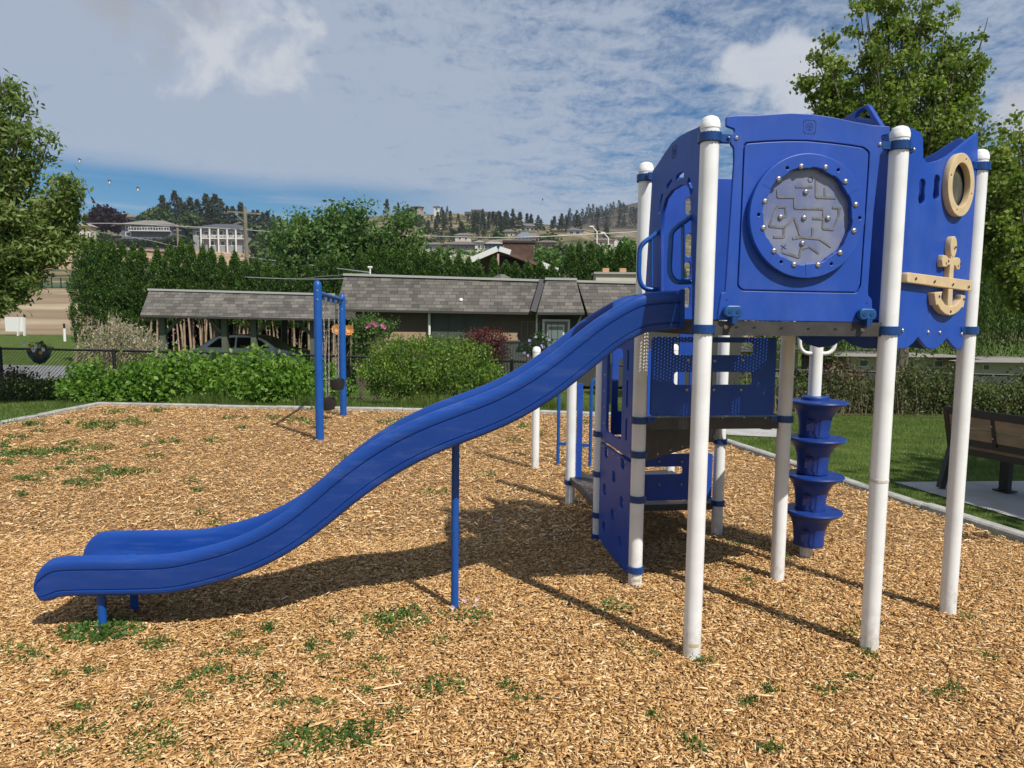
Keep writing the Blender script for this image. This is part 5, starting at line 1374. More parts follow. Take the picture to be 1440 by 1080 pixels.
# wild hedge on the right
wr = [(1075, 14.0, .55, .30, 'wild green shrub seen between the climber pole and the shaded barrier'), (1120, 13.8, .5, .35, 'wild shrub directly behind the climber pole'), (1180, 13.4, .5, .44, 'dark wild shrub right of the stacked cup steps'), (1240, 13.3, .45, .34, 'wild shrub partly hidden by the front right post'), (1290, 13.2, .5, .56, 'tallest brownish wild shrub between the two right posts'), (1335, 13.2, .42, .42, 'wild shrub behind the right hand post'), (1385, 12.9, .42, .26, 'light green wild shrub above the bench back'), (1440, 12.8, .5, .36, 'light green wild shrub at the right edge behind the bench'), (1500, 12.8, .6, .4, 'wild shrub just past the right edge')]
for i, (x, Y, rx, rz, lb_) in enumerate(wr):
    sh('wild_shrub', x, 585, Y, rx, rz, 2600, .065, WILDL if i not in (2, 3) else leafmat('olive wild leaves', (.035, .05, .018), (.09, .10, .04), (.20, .18, .09), .3, 1.4), lb_, 'shrub', seed=90 + i, group='wild shrubs along the right fence', shell=.35, D=[0, 0, .8], lump=.17)
def stalks():
    rng = np.random.RandomState(31); V_ = []
    for k in range(420):
        x = rng.uniform(4.6, 11.5); y = 13.4 + rng.uniform(-.5, .5) - (x - 5) * .04; h = rng.uniform(.45, 1.25) * (.75 + .3 * math.sin(x * 1.9)); dx, dy = rng.normal(0, .16, 2) * h
        g = -.08; V_.append([(x - .005, y, g), (x + .005, y, g), (x + dx, y + dy, g + h)])
    V_ = np.array(V_).reshape(-1, 3); tag(place('dry_stalks', fast_mesh('dry_stalks', V_, np.arange(len(V_)).reshape(-1, 3)), island_mat('dry stalk', [(0, (.12, .08, .05)), (1, (.42, .34, .2))], .8)), 'dry upright stalks poking out of the wild hedge', 'dry stalks', kind='stuff')
stalks()
c = at(1182, 530, 14.0); shrub('burgundy_shrub', [((c.x, 14.0, .55), (.32, .3, .30))], 900, .06, REDL, 'dull burgundy shrub against the right fence', 'shrub', 17, base=(c.x, 14, -.15))
zfollow = True
poly_sheet('planting_bed', [(3.4, 12.95), (6.5, 12.55), (9.2, 12.1), (12.5, 11.8), (12.8, 14.4), (3.6, 14.9)], .012, mat('bed soil', (.16, .115, .07), .95, c2=(.09, .065, .04), vscale=9, bump=.6, bscale=50), 'structure')
zfollow = False
# ------------------------------------------------------------------ grass blades
def blades():
    rng = np.random.RandomState(12)
    def band(n, fx, h, wd):
        x, y = fx(n); inside = pip(x, y, [(a * 1.0, b) for a, b in CH2]) | pip(x, y, [(4.05, 7.26), (6.6, 7.45), (7.2, 5.0), (4.62, 5.1)]) | pip(x, y, [(2.95, 11.9), (4.2, 10.75), (4.0, 10.0), (3.2, 10.2)])
        inside |= (gnoise(x * .9, y * .9) + rng.normal(0, .35, len(x))) < -.62
        x, y = x[~inside], y[~inside]; n = len(x); z = zg(x, y)
        th = rng.uniform(0, 6.28, n); hh = h * rng.uniform(.5, 1.3, n); lean = rng.normal(0, .45, (n, 2)) * hh[:, None]
        b1 = np.stack([x - wd * np.cos(th), y - wd * np.sin(th), z - .004], -1); b2 = np.stack([x + wd * np.cos(th), y + wd * np.sin(th), z - .004], -1)
        t = np.stack([x + lean[:, 0], y + lean[:, 1], z + hh], -1)
        return np.stack([b1, b2, t], 1).reshape(-1, 3)
    CH2 = [(-7.93, -3.0), (6.15, -3.0), (4.13, 5.2), (3.60, 7.25), (3.10, 9.3), (2.66, 10.9), (1.8, 12.22), (.51, 12.46), (-3.19, 12.64), (-7.75, 13.02), (-7.86, 10.36)]
    def right(n): return rng.uniform(2.8, 12, n), rng.uniform(4.6, 13.2, n)
    def left(n): return rng.uniform(-13.5, -7.6, n), rng.uniform(9, 16, n)
    def back(n): return rng.uniform(-9, 3.8, n), rng.uniform(12.4, 15.2, n)
    V_ = np.concatenate([band(150000, right, .035, .0035), band(45000, left, .05, .005), band(42000, back, .09, .006)])
    F = np.arange(len(V_)).reshape(-1, 3)
    tag(place('lawn_grass', fast_mesh('lawn_grass', V_, F), BLADES), 'short green lawn grass around the playground', 'grass', kind='stuff')
blades()
# ------------------------------------------------------------------ weeds in the wood chips
def weed(px_, py_, rx, h, n, label, size=.026, group=None, asp=.42, D=(0, 0, .5), seed=0, ry=None, parent=None):
    rx = rx * 1.35; n = int(n * 1.3)
    g = gpt(px_, py_); rng = np.random.RandomState(seed + int(px_ * 7 + py_))
    root = empty('weed_clump', (g.x, g.y, 0), label, 'weeds', group)
    nc = max(3, n // 9); a = rng.uniform(0, 6.28, nc); q = rng.rand(nc) ** .6
    C = np.stack([g.x + rx * q * np.cos(a), g.y + (ry or rx * .7) * q * np.sin(a), .012 + h * rng.rand(nc) * (1 - q * .6)], -1)
    P = clumps(C, size * .9, 9, rng, .5); P[:, 2] = np.maximum(P[:, 2], .012)
    mb = MB()
    for k in range(min(nc, 14)): mb.tube([(g.x + (C[k, 0] - g.x) * .3, g.y + (C[k, 1] - g.y) * .3, .0), C[k]], [.0016, .001], 3, False)
    mb.build('stems', WEEDL, root, None)
    place('leaves', leaf_mesh('weed', P, size, np.tile(D, (len(P), 1)), 1.0, asp, seed), WEEDL, root)
    return root
weed(145, 893, .15, .05, 900, 'largest bright clover patch around the foot of the slide', .022, asp=.8)
weed(222, 911, .07, .03, 160, 'small round weed tuft right of the slide foot', .022)
weed(28, 925, .13, .04, 260, 'sparse weed patch at the left edge in front of the slide', .026, asp=.3)
weed(555, 876, .15, .05, 420, 'leafy weed patch left of the tall slide leg', .028, asp=.5)
weed(655, 872, .11, .04, 260, 'weeds growing around the base of the tall slide leg', .024)
weed(615, 975, .11, .03, 260, 'scattered dark weeds below the tall slide leg', .024)
weed(423, 1050, .11, .04, 300, 'dense weed patch at the bottom edge left of centre', .026)
weed(495, 1040, .10, .03, 300, 'second dense weed patch at the bottom edge, nearer the centre', .026)
weed(215, 1040, .09, .03, 190, 'small weed patch low on the left of the wood chips', .024)
weed(345, 962, .08, .03, 150, 'small weed patch below the curve of the slide', .024)
weed(870, 862, .10, .03, 200, 'weeds crossed by the shadow of the front post', .026)
weed(65, 640, .35, .05, 500, 'wide weed patch in the chips at the left near the kerb', .05)
weed(160, 668, .24, .04, 220, 'flat weed patch in the chips above the end of the slide', .045)
_r = random.Random(9)
extra = [(_r.uniform(0, 215), _r.uniform(588, 690)) for _ in range(34)] + [(_r.uniform(60, 620), _r.uniform(885, 1075)) for _ in range(26)] + [(_r.uniform(150, 900), _r.uniform(575, 700)) for _ in range(22)] + [(_r.uniform(700, 1420), _r.uniform(860, 1075)) for _ in range(12)]
sprigs = extra + [(130, 950), (385, 888), (440, 915), (255, 975), (280, 990), (395, 1000), (712, 968), (330, 900), (390, 960), (880, 915), (920, 930), (985, 935), (1100, 790), (1050, 825), (1215, 925), (1190, 895), (1320, 985), (1390, 930), (990, 1060), (300, 740), (285, 725), (120, 600), (200, 630), (45, 600), (100, 655), (270, 680), (205, 668), (330, 590), (440, 578), (380, 590), (240, 625), (10, 655), (340, 605), (640, 590), (560, 660), (760, 615), (1030, 770), (545, 900), (470, 880), (455, 1000), (350, 925), (130, 630), (30, 700), (560, 1010)]
for i, (x, y) in enumerate(sprigs):
    d = gpt(x, y).y; s = max(1, d / 4.2)
    k_ = _r.uniform(.7, 1.7); weed(x, y, .038 * s * k_, .045 * s ** .7, int(42 * k_ + 20), 'small green sprig of weeds poking through the wood chips', .020 * s ** .8, 'small weed sprigs in the wood chips', seed=i)
# tall grass fringe by the back kerb
def fringe():
    rng = np.random.RandomState(15); n = 9000
    x = rng.uniform(-6.5, 1.5, n); y = 13.0 + rng.rand(n) * .7; hh = rng.uniform(.08, .26, n) * (1 + .5 * np.sin(x * 3)); z = zg(x, y); th = rng.uniform(0, 6.28, n)
    l = rng.normal(0, .35, (n, 2)) * hh[:, None]
    V_ = np.stack([np.stack([x - .006 * np.cos(th), y - .006 * np.sin(th), z], -1), np.stack([x + .006 * np.cos(th), y + .006 * np.sin(th), z], -1), np.stack([x + l[:, 0], y + l[:, 1], z + hh], -1)], 1).reshape(-1, 3)
    tag(place('tall_grass', fast_mesh('tall_grass', V_, np.arange(3 * n).reshape(-1, 3)), BLADES), 'longer uncut grass along the back kerb under the bushes', 'grass', kind='stuff')
fringe()
# fallen pale petals by the slide leg
PET = mat('fallen petals', (.75, .55, .60), .6)
for i, (x, y) in enumerate(((636.5, 862), (653, 852), (671, 850), (669, 859))):
    g = gpt(x, y); s = empty('pink_flower', (g.x, g.y, .0), 'small pale pink flower head lying at the foot of the tall slide leg', 'flower', 'pink flower heads by the slide leg')
    mb = MB(); mb.tube([(g.x, g.y, 0), (g.x, g.y + .005, .03)], .0015, 4); mb.build('stem', WEEDL, s, None); blossom(s, Vector((g.x, g.y - .003, .036)), .016, PET, i, 'petals', 9)
g = gpt(765, 966); g2 = gpt(822, 969); s = MB(); s.beam((g.x, g.y, .022), (g2.x, g2.y, .03), .016, .006); tag(s.build('wood_splinter', CHIPS, None, 30), 'long pale wood splinter lying on the chips below the play structure', 'wood splinter')
# ------------------------------------------------------------------ hill: houses, pines, poles
GLS = mat('house window glass', (.05, .065, .08), .15, spec=.8)
def hill_house(name, x0, x1, yt, yb, Y, wall, roofc, label, rh=8, win=((.15, .5), (.4, .5), (.65, .5), (.88, .5)), ww=.10, wh=.28, deck=False, depth=None, pitch='hip', cols=False, trim=None, group=None):
    a = at(x0, yt, Y); b = at(x1, yb, Y); W = b.x - a.x; H = a.z - b.z; g = min(zgf(a.x, Y), zgf(b.x, Y), b.z) - 1.5; D = depth or W * .6
    cx_ = (a.x + b.x) / 2; root = empty(name, (cx_, Y + D / 2, b.z), label, 'house', group)
    wm = mat(name + ' wall', wall, .85, var=.12, vscale=.5); rm = mat(name + ' roof', roofc, .85, var=.2, vscale=.8); tm = mat(name + ' trim', trim or (.7, .69, .66), .6)
    mb = MB(); mb.box((cx_, Y + D / 2, (a.z + g) / 2), (W, D, a.z - g)); mb.build('wall', wm, root, 30)
    rz = rh / FPX * Y; o = W * .05 + .4
    mb = MB(); x_0, x_1, y_0, y_1 = a.x - o, b.x + o, Y - o, Y + D + o
    k = .32 if pitch == 'hip' else 0.0
    r0_ = (x_0 + (x_1 - x_0) * k, (y_0 + y_1) / 2, a.z + rz); r1_ = (x_1 - (x_1 - x_0) * k, (y_0 + y_1) / 2, a.z + rz)
    if pitch == 'flat':
        mb.box((cx_, Y + D / 2, a.z + rz / 2), (x_1 - x_0, y_1 - y_0, rz))
    elif pitch == 'gable':
        mb.add([(x_0, y_0, a.z), (x_1, y_0, a.z), (x_1, y_1, a.z), (x_0, y_1, a.z), (cx_, y_0, a.z + rz), (cx_, y_1, a.z + rz)], [[0, 1, 4], [1, 2, 5, 4], [2, 3, 5], [3, 0, 4, 5], [3, 2, 1, 0]])
    else:
        mb.add([(x_0, y_0, a.z), (x_1, y_0, a.z), (x_1, y_1, a.z), (x_0, y_1, a.z), r0_, r1_], [[0, 1, 5, 4], [1, 2, 5], [2, 3, 4, 5], [3, 0, 4], [3, 2, 1, 0]])
    mb.build('roof', rm, root, None)
    for (fx, fz) in win:
        c = (a.x + W * fx, Y, b.z + H * fz); w2, h2 = W * ww / 2, H * wh / 2
        mb = MB(); mb.box((c[0], Y - .03, c[2]), (w2 * 2.3, .10, h2 * 2.3)); f = mb.build('window', tm, root, 30)
        mb = MB(); mb.box((c[0], Y - .08, c[2]), (w2 * 2 * .85, .06, h2 * 2 * .85)); mb.build('pane', GLS, f, 30)
    if deck:
        zd = b.z + H * .5; yo = Y - W * .07
        mb = MB(); mb.box((cx_ + W * .08, (Y + yo) / 2, zd - .1), (W * .80, Y - yo, .25)); dk_ = mb.build('balcony', tm, root, 30)
        mb = MB()
        mb.beam((cx_ - W * .32, yo, zd + 1.0), (cx_ + W * .48, yo, zd + 1.0), .12, .12)
        n = max(6, int(W / 1.1))
        for i in range(n + 1): x = cx_ - W * .32 + W * .8 * i / n; mb.beam((x, yo, zd), (x, yo, zd + 1.0), .10, .10)
        mb.build('railing', tm, dk_, None)
        if cols:
            for i in range(6):
                x = cx_ - W * .32 + W * .8 * i / 5; mb = MB(); mb.beam((x, yo, g), (x, yo, a.z), .38, .38, (1, 0, 0)); mb.build('column', tm, root, 30)
    return root
hill_house('grey_house', 170, 242, 316, 333, 235, (.13, .145, .17), (.22, .20, .175), 'slate grey hillside house with a long white balcony', 9, ((.14, .78), (.14, .22), (.45, .75), (.58, .75), (.78, .75), (.9, .75)), .10, .3, True)
hill_house('white_house', 271, 348, 322, 349, 240, (.30, .31, .32), (.08, .085, .10), 'large white hillside house with columns and two balcony floors', 10, ((.1, .75), (.25, .75), (.40, .78), (.52, .8), (.7, .72), (.85, .72), (.15, .25), (.35, .25), (.55, .25), (.75, .25)), .08, .26, True, cols=True)
hill_house('brown_roof_house', 236, 262, 326, 338, 262, (.30, .22, .18), (.28, .19, .15), 'small brown roofed house between the grey and the white house', 6)
hill_house('hilltop_house', 160, 190, 305, 320, 300, (.5, .48, .45), (.18, .17, .16), 'pale house on the crest above the grey house', 6)
hill_house('hilltop_house', 124, 142, 302, 318, 300, (.42, .38, .33), (.20, .15, .12), 'tan house on the crest left of the dark plum tree', 5)
hill_house('cream_gable_house', 104, 128, 318, 343, 225, (.50, .44, .34), (.34, .30, .25), 'cream house half hidden behind the left tree', 5)
hill_house('bungalow_house', 592, 620, 344, 355, 150, (.46, .43, .34), (.17, .165, .16), 'cream walled low house at the right of the broad leafy tree', 4, ((.5, .5), (.8, .5)), .18, .45)
hill_house('long_roof_house', 626, 672, 344, 352, 165, (.36, .34, .28), (.15, .135, .13), 'long low house with dark roof and a small white dormer', 6)
hill_house('arch_window_house', 668, 680, 341, 351, 160, (.62, .60, .52), (.42, .42, .42), 'narrow white gabled house front above the pale shrub', 3, ((.5, .45),), .3, .5, pitch='gable')
hill_house('blue_house', 682, 707, 343, 351, 160, (.12, .16, .26), (.30, .32, .35), 'blue walled low house left of the brick chimney', 4)
hill_house('blue_roof_house', 728, 748, 333, 339, 200, (.60, .62, .64), (.16, .20, .24), 'pale house with a blue grey pyramid roof above the brick chimney', 7)
hill_house('ridge_villa', 655, 670, 302, 314, 430, (.24, .20, .16), (.10, .095, .09), 'left dark timber villa on the middle ridge', 4, ((.5, .6), (.75, .6)), .25, .5, pitch='flat')
hill_house('ridge_villa', 680, 700, 302, 314, 430, (.40, .35, .29), (.11, .10, .10), 'right dark timber villa on the middle ridge', 4, ((.3, .6), (.6, .6)), .22, .5, pitch='flat')
hill_house('ridge_house', 610, 618, 291, 297, 440, (.6, .58, .55), (.12, .11, .11), 'tiny white house on top of the bare ridge', 2, ((.5, .5),), .4, .5)
hill_house('ridge_house', 578, 594, 291, 298, 440, (.34, .30, .25), (.09, .085, .08), 'low dark house at the left end of the bare ridge', 2)
hill_house('cream_villa', 726, 757, 318, 327, 330, (.60, .54, .40), (.15, .145, .15), 'cream villa with big dark windows above the brick chimney', 5, ((.3, .5), (.52, .5), (.72, .5), (.92, .5)), .14, .6)
hill_house('cream_block', 724, 733, 307, 318, 360, (.52, .46, .34), (.2, .18, .15), 'narrow cream block behind the cream villa', 2, ((.5, .7),), .3, .3)
hill_house('modern_house', 797, 819, 324, 330, 300, (.55, .54, .52), (.12, .13, .15), 'white modern house at the foot of the dark hill', 4, ((.3, .5), (.7, .5)), .28, .6)
hill_house('tan_house', 776, 795, 324, 332, 320, (.5, .43, .30), (.2, .18, .15), 'tan house just left of the white modern house', 4)
hill_house('lower_house', 756, 785, 341, 346, 190, (.20, .17, .15), (.16, .125, .11), 'dark low house right of the brick chimney', 4)
hill_house('ridge_villa', 664, 676, 298, 306, 445, (.30, .25, .20), (.10, .095, .09), 'upper dark timber villa behind the left ridge villa', 3, ((.5, .5),), .3, .5, pitch='flat')
hill_house('ridge_villa', 702, 716, 306, 314, 425, (.46, .40, .32), (.13, .12, .11), 'small tan villa at the right end of the timber villas', 3, ((.5, .5),), .3, .5)
hill_house('slope_house', 742, 760, 333, 341, 230, (.55, .50, .42), (.20, .17, .14), 'cream house on the slope right of the blue grey roofed house', 4, ((.3, .5), (.7, .5)), .2, .5)
hill_house('slope_house', 838, 862, 338, 346, 220, (.42, .38, .30), (.16, .14, .12), 'tan slope house under the street lamps', 4, ((.3, .5), (.7, .5)), .2, .5)
hill_house('slope_house', 864, 884, 334, 341, 260, (.60, .58, .53), (.22, .21, .2), 'pale slope house right of the street lamps', 3, ((.3, .5), (.7, .5)), .2, .5)
hill_house('slope_house', 708, 724, 326, 334, 300, (.48, .42, .34), (.14, .13, .12), 'brown slope house below the cream villa', 4, ((.3, .5), (.7, .5)), .2, .5)
hill_house('slope_house', 640, 662, 331, 339, 250, (.52, .48, .42), (.17, .15, .13), 'pale slope house above the long low roof', 4, ((.3, .5), (.7, .5)), .2, .5)
hill_house('far_villa', 1412, 1440, 326, 334, 300, (.4, .38, .35), (.12, .12, .12), 'house on the hill at the right edge beyond the trees', 3)
# beige homes beyond the right fence
hill_house('beige_home', 1020, 1122, 493, 512, 27, (.50, .43, .33), (.30, .28, .25), 'beige mobile home behind the climber pole', 4, ((.2, .5), (.6, .5), (.85, .5)), .10, .5, depth=4)
hill_house('beige_home', 1190, 1345, 500, 520, 26, (.52, .44, .33), (.30, .28, .25), 'long beige mobile home between the right posts', 5, ((.15, .45), (.45, .45), (.6, .45), (.82, .45)), .07, .5, depth=4)
hill_house('beige_home', 1365, 1500, 508, 524, 25, (.52, .45, .36), (.28, .26, .24), 'beige home under the willow at the right edge', 4, ((.15, .45), (.7, .45)), .06, .5, depth=4)
# white board and marker by the far path
p = at(24, 470, 57); s = empty('white_board_sign', (p.x, 57, zgf(p.x, 57)), 'white board on slanted legs at the far left by the field', 'sign')
mb = MB(); a = at(8, 466, 57); b = at(32, 446, 57); mb.box(((a.x + b.x) / 2, 57, (a.z + b.z) / 2), (b.x - a.x, .06, b.z - a.z)); mb.build('board', WTRIM, s, 30)
for x in (26, 33):
    q = at(x, 446, 56.9); mb = MB(); mb.beam((q.x + .1, 56.9, q.z), (q.x - .12 * (x < 30), 56.9, zgf(q.x, 57)), .16, .10, (1, 0, 0)); mb.build('leg', WTRIM, s, 30)
p = at(90, 455, 50); s = empty('marker_post', (p.x, 50, -.4), 'slim white marker post beside the far path', 'post')
mb = MB(); mb.tube([(p.x, 50, -.45), (p.x, 50, p.z - .35)], .09, 8); mb.build('shaft', WTRIM, s, 40); mb = MB(); mb.tube([(p.x, 50, p.z - .35), (p.x, 50, p.z)], .07, 8); mb.build('tip', FB, s, 40)
# field fence
s = empty('field_fence', (-55, 108, 6), 'thin dark fence along the top of the tilled field', 'fence'); pts = [at(x, 404, 110) for x in (-80, 0, 60, 130)]
mb = MB()
for a, b in zip(pts[:-1], pts[1:]): mb.beam(a + Vector((0, 0, -.2)), b + Vector((0, 0, -.2)), .1, .12); mb.beam(a + Vector((0, 0, 1.4)), b + Vector((0, 0, 1.4)), .06, .06)
mb.build('rails', FB, s, None)
for x in range(-70, 130, 13):
    q = at(x, 404, 110); mb = MB(); mb.beam(q + Vector((0, 0, -.5)), q + Vector((0, 0, 1.5)), .12, .12, (1, 0, 0)); mb.build('post', FB, s, None)
tag(s, kind=None)
zfollow = True
pts = [(at(x, 400, 112).x, yy) for x, yy in ((-300, 111.5), (140, 111.5), (140, 124), (-300, 124))]
poly = MB(); n = 24
xs_ = np.linspace(pts[0][0], pts[1][0], n); g1 = zg(xs_, np.full(n, 111.5)); g2 = zg(xs_, np.full(n, 124.0))
for i in range(n - 1): poly.add([(xs_[i], 111.5, g1[i] + .12), (xs_[i + 1], 111.5, g1[i + 1] + .12), (xs_[i + 1], 124, g2[i + 1] + .12), (xs_[i], 124, g2[i] + .12)], [[0, 1, 2, 3]])
tag(poly.build('green_strip', mat('green strip', (.06, .11, .04), .9, c2=(.04, .07, .03), vscale=.6), None, None), kind='structure')
# pines
def pine_proto(seed, h, r, label, group, thin=1.0, mt=None, n=190):
    rng = np.random.RandomState(seed); root = empty('pine_tree', (0, 0, 0), label, 'pine', group)
    mb = MB(); mb.tube([(0, 0, -1), (0, 0, h * .5), (.1, 0, h * .97)], [h * .018, h * .012, .03], 6, False); mb.build('trunk', BARK, root, 60)
    t = rng.rand(n); z = h * (.16 + .84 * t); rad = r * np.clip(1.05 - t ** 1.5, .05, 1) * rng.uniform(.45, 1.1, n) * (.8 + .25 * np.sin(t * 31)); a = rng.uniform(0, 6.28, n)
    C = np.stack([rad * np.cos(a), rad * np.sin(a), z - rad * .12], -1); P = clumps(C, h * .026, 7, rng, .6)
    place('crown', leaf_mesh('pine', P, h * .062, np.repeat(np.stack([np.cos(a), np.sin(a), np.full(n, .35)], -1), 7, 0), .7, .5, seed), mt or PINEL, root)
    return root
def scatter_pines(spots, label, group, seed, H, Rr, mt=None, n=190):
    ps = [pine_proto(seed + i, H, Rr * (1 + .2 * i), label, group, mt=mt, n=n) for i in range(3)]; rnd = random.Random(seed)
    for i, (x, y, z, s) in enumerate(spots):
        o = ps[i] if i < 3 else copy_tree(ps[rnd.randrange(3)])
        o.location = (x, y, z); o.scale = (s * rnd.uniform(.85, 1.2), s * rnd.uniform(.85, 1.2), s); o.rotation_euler = (0, 0, rnd.uniform(0, 6.28))
def spot(px_, pytop, Y, H):
    p = at(px_, pytop, Y); g = zgf(p.x, Y); s = max(.35, (p.z - g) / H); return (p.x, Y, p.z - s * H, s)
L1 = [(228, 275), (235, 285), (245, 269), (252, 278), (259, 285), (267, 278), (277, 281), (289, 273), (295, 282), (302, 274), (309, 280), (319, 290), (327, 291), (338, 285), (350, 300), (356, 296), (362, 296), (369, 299), (376, 297), (384, 302), (300, 290), (270, 292), (222, 292), (208, 296), (202, 300), (392, 304)]
scatter_pines([spot(x, y, 292 + (i % 4) * 4, 14) for i, (x, y) in enumerate(L1)], 'tall dark pine on the crest behind the white hillside house', 'pines on the left crest', 200, 14, 3.2, n=260)
rnd = random.Random(77)
mid = [(544, 280, 445), (560, 285, 446), (567, 290, 445), (574, 292, 440), (629, 290, 438), (721, 294, 400), (741, 300, 380), (747, 301, 380), (761, 308, 360), (776, 309, 360), (765, 318, 340), (709, 302, 420), (715, 305, 420)]
sp_ = [spot(x, y, Y, 14) for x, y, Y in mid]
for k in range(70):
    x = rnd.uniform(612, 730) if k < 40 else rnd.uniform(560, 850); Y = rnd.uniform(300, 400)
    X = (x - 720) / FPX * Y; g = zgf(X, Y); s = rnd.uniform(.38, .66)
    if k >= 40 and x < 640: s *= .8
    sp_.append((X, Y, g - .3, s))
scatter_pines(sp_, 'grey green pine on the middle ridge below the timber villas', 'pines on the middle ridge', 220, 14, 3.0, n=150)
sp_ = []
for x, y in ((783, 327), (789, 323), (795, 317), (800, 312), (807, 306), (811, 303), (815, 301), (824, 298), (833, 293), (844, 287), (854, 285), (862, 283), (872, 282), (877, 284), (889, 284), (900, 285), (1014, 291), (1024, 290), (1035, 291)): sp_.append(spot(x, y + 1, 895, 16))
for k in range(230):
    x = rnd.uniform(790, 1060); Y = rnd.uniform(560, 880); X = (x - 720) / FPX * Y
    if math.sin(X * .02) + math.sin(Y * .03 + X * .01) < -.3: continue
    sp_.append((X, Y, zgf(X, Y) - .3, rnd.uniform(.5, 1.0)))
scatter_pines(sp_, 'small dark pine on the far right hill', 'pines on the far hill', 240, 16, 3.4, n=70, mt=leafmat('far pine needles', (.022, .032, .026), (.035, .048, .036), (.055, .07, .05), .05, .05))
# edge pines at far right
scatter_pines([spot(x, y, 300, 14) for x, y in ((1402, 300), (1412, 304), (1420, 298), (1430, 297), (1438, 299), (1448, 298))], 'dark pine on the ridge at the right edge', 'pines on the right ridge', 260, 14, 3.2, n=150)
# hillside scrub: rounded trees and bushes
def bush_proto(seed, m, label, group, cat='tree'):
    rng = np.random.RandomState(seed); root = empty('hillside_tree', (0, 0, 0), label, cat, group)
    mb = MB(); mb.tube([(0, 0, -.5), (0, 0, 2.2)], [.2, .1], 6, False); mb.build('trunk', BARK, root, 60)
    P = clumps(ell_points((0, 0, 2.6), (2.4, 2.4, 2.2), 130, rng, .6), .35, 7, rng); place('crown', leaf_mesh('bush', P, .62, None, 1, .7, seed), m, root); return root
def bushes(spots, m, label, group, seed):
    p = bush_proto(seed, m, label, group); rnd = random.Random(seed)
    for i, (x, ytop, Y, s) in enumerate(spots):
        o = p if i == 0 else copy_tree(p); q = at(x, ytop, Y); sz = s; o.location = (q.x, Y, q.z - 4.8 * sz); o.scale = (sz * rnd.uniform(1, 1.5), sz * rnd.uniform(.9, 1.2), sz); o.rotation_euler = (0, 0, rnd.uniform(0, 6))
bushes([(148, 290, 262, 2.0), (165, 298, 262, 1.6), (135, 300, 262, 1.5)], PLUML, 'dark plum leaved tree left of the grey hillside house', 'plum leaved trees on the hill', 301)
OLIV = leafmat('olive hillside leaves', (.02, .035, .014), (.04, .06, .024), (.075, .095, .04), .15, .2)
bushes([(130, 322, 232, 1.2), (145, 332, 230, .9), (160, 335, 228, .7), (176, 335, 228, .6), (190, 335, 228, .7), (204, 335, 228, .65), (218, 335, 227, .7), (232, 334, 227, .8), (246, 330, 226, 1.1), (258, 332, 226, 1.0), (118, 312, 240, 1.6)], OLIV, 'dark olive bush below the grey hillside house', 'olive bushes below the grey house', 302)
MG = leafmat('hillside tree leaves', (.03, .06, .02), (.06, .10, .03), (.11, .16, .05), .2, .2)
bushes([(222, 293, 285, 2.0), (212, 300, 280, 1.7), (268, 300, 275, 1.6), (262, 318, 250, 1.6), (352, 318, 250, 1.8), (364, 322, 250, 2.0), (378, 330, 245, 2.2), (392, 330, 245, 2.2), (382, 352, 180, 1.6), (356, 362, 120, 1.0), (374, 358, 120, 1.1), (575, 295, 400, 2.4), (585, 305, 380, 2.2), (600, 320, 340, 1.6), (655, 318, 340, 1.5), (640, 325, 330, 1.5), (700, 322, 330, 1.6), (772, 330, 220, 1.4), (790, 345, 160, 1.3), (826, 345, 150, 1.5), (838, 350, 150, 1.3), (700, 328, 300, 1.5)], MG, 'rounded green tree among the hillside houses', 'round trees on the hillside', 303)
BR = leafmat('bright garden leaves', (.035, .085, .015), (.07, .15, .025), (.14, .24, .05), .25, .4)
bushes([(612, 352, 110, .9), (628, 350, 110, .9), (646, 351, 110, .8), (690, 352, 100, .9), (703, 354, 100, .8), (762, 348, 120, 1.1), (768, 352, 100, .9), (604, 365, 90, .8), (680, 358, 90, .8), (670, 352, 110, .8)], BR, 'bright green garden bush in front of the low hillside houses', 'bright garden bushes on the slope', 304)
bushes([(862, 352, 60, .65), (880, 347, 60, .75), (895, 345, 60, .8), (910, 345, 60, .8), (870, 360, 60, .7)], BR, 'bright green rounded tree top behind the cedars beside the slide entry', 'bright tree tops behind the cedars', 305)
bushes([(646, 357, 70, .42), (655, 359, 70, .36)], PALEL, 'cream flowering bush left of the brown gable', 'cream flowering bushes', 306)
# utility poles and lines
WOODP = mat('weathered pole timber', (.22, .20, .14), .9, var=.3, vscale=2)
UP = empty('utility_pole', tuple(at(346, 400, 60)), 'tall timber utility pole with a crossarm above the cedars', 'utility pole')
t_ = at(344, 291, 60); mb = MB(); mb.tube([(t_.x + .2, 60, -.5), (t_.x, 60, t_.z)], [.20, .15], 10); mb.build('pole', WOODP, UP, 50)
a = at(320, 297.5, 60); b = at(367, 301, 60); mb = MB(); mb.beam(a, b, .12, .14); mb.build('crossarm', WOODP, UP, 30)
a = at(329, 315, 60); mb = MB(); mb.beam(a, (t_.x + .05, 60, t_.z - 1.2), .10, .10); mb.beam(at(331, 301, 59.9), at(343, 312, 59.9), .08, .08); mb.build('brace', WOODP, UP, 30)
UP2 = empty('utility_pole', tuple(at(250, 360, 110)), 'short grey utility pole left of the white hillside house', 'utility pole')
t2 = at(249.5, 320, 110); mb = MB(); mb.tube([(t2.x, 110, zgf(t2.x, 110) - .5), (t2.x, 110, t2.z)], [.2, .16], 8); mb.build('pole', WOODP, UP2, 50)
mb = MB(); mb.beam(at(244, 324, 110), at(255, 324, 110), .15, .15); mb.build('crossarm', WOODP, UP2, 30)
WIRE = mat('grey cable', (.42, .42, .40), .5)
def wire(P, r, label, m=WIRE):
    o = MB(); o.tube(catmull(P, 8), r, 5); ob = o.build('overhead_cable', m, None, 60); tag(ob, label, 'cable', 'overhead cables')
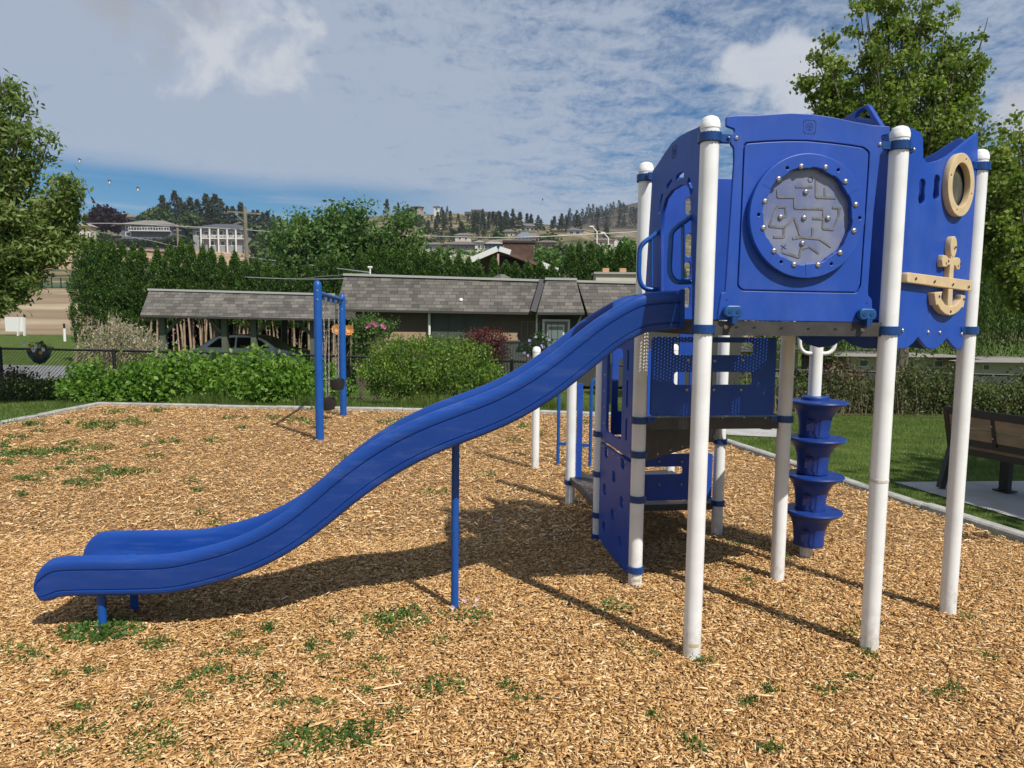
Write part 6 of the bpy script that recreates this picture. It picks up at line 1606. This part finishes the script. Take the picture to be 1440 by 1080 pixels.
wire([at(100, 315, 75), at(170, 314.5, 70), at(344, 323, 60)], .045, 'thick pale cable crossing in front of the grey hillside house')
wire([at(344, 323, 60), at(420, 328, 58), at(600, 332, 55), at(720, 334, 54), at(860, 328, 56), at(960, 322, 58)], .035, 'pale cable running right from the tall pole across the middle ridge')
wire([at(-40, 349, 40), at(100, 366, 38), at(250, 383, 34), at(400, 392, 31), at(520, 391, 28)], .016, 'thin cable sagging in front of the cedar row to the bungalow roof')
wire([at(130, 325, 80), at(200, 336, 72), at(260, 349, 66), at(345, 361, 60), at(430, 372, 40), at(519, 383, 26)], .025, 'cable slanting down from the hill to the bungalow roof mast')
wire([at(360, 400, 40), at(430, 391, 32), at(520, 384, 26)], .012, 'short thin cable meeting the bungalow roof mast')
mp = empty('roof_mast', tuple(at(520.5, 386, 25)), 'small metal service mast on the bungalow roof', 'mast'); a = at(520.5, 376, 25.5); mb = MB(); mb.tube([(a.x, 25.5, a.z - .6), a], .03, 6); mb.tube([(a.x - .08, 25.5, a.z), (a.x + .08, 25.5, a.z)], .04, 6); mb.build('pipe', WTRIM, mp, 50)
# street lamps on the hill
for x, y in ((837, 323), (853, 332)):
    q = at(x, y, 200); s = empty('street_lamp', (q.x, 200, q.z - 4), 'white street lamp on the slope below the dark hill, ' + ('the taller left one' if x < 840 else 'the lower right one'), 'street lamp'); mb = MB()
    mb.tube([(q.x + .6, 200, q.z - 5), (q.x + .5, 200, q.z - .5), (q.x - .6, 200, q.z + .6)], .16, 6); mb.build('pole', WTRIM, s, 50); mb = MB(); mb.box((q.x - 1.0, 200, q.z + .9), (1.2, .4, .35)); mb.build('lamp_head', WTRIM, s, 30)
# swallows
BD = mat('bird feathers', (.06, .06, .07), .7); BW = mat('bird belly', (.6, .58, .55), .7)
for i, (x, y, Y, lb_) in enumerate(((112, 227, 26, 'highest of the three birds beside the left tree'), (154, 257, 26, 'middle bird of the three beside the left tree'), (194, 267, 26, 'rightmost of the three birds beside the left tree'), (763, 281, 60, 'lone dark bird high over the middle ridge'))):
    c = at(x, y, Y); s = empty('bird', tuple(c), lb_, 'bird', 'birds in flight')
    mb = MB(); mb.lathe([(0, -.09), (.02, -.07), (.036, 0), (.026, .05), (.02, .07), (0, .09)], c, 10, (.2, .1, 1)); mb.build('body', BW if Y < 50 else BD, s, 60)
    mb = MB()
    for sg in (-1, 1): mb.add([c + Vector((0, -.02, .04)), c + Vector((sg * .04, -.03, .09)), c + Vector((sg * .062, .02, .06)), c + Vector((sg * .04, 0, .0)), c + Vector((0, .02, .02))], [[0, 1, 2, 3, 4]])
    mb.add([c + Vector((-.03, -.03, .06)), c + Vector((.03, -.03, .06)), c + Vector((.03, -.02, .11)), c + Vector((-.03, -.02, .11))], [[0, 1, 2, 3]])
    mb.build('wings', BD, s, None)

# ------------------------------------------------------------------ air
def haze():
    mb = MB(); mb.box((150, 740, 75), (6400, 1640, 340))
    m = bpy.data.materials.new('haze air'); m.use_nodes = True; nt = m.node_tree; nt.nodes.clear()
    v = nt.nodes.new('ShaderNodeVolumePrincipled'); v.inputs['Color'].default_value = (.78, .86, 1.0, 1); v.inputs['Density'].default_value = .00016; v.inputs['Anisotropy'].default_value = .2
    o = nt.nodes.new('ShaderNodeOutputMaterial'); nt.links.new(v.outputs[0], o.inputs['Volume'])
    tag(mb.build('haze', m, None, None), 'thin blue summer haze over the far hills', 'haze', kind='stuff')
haze()
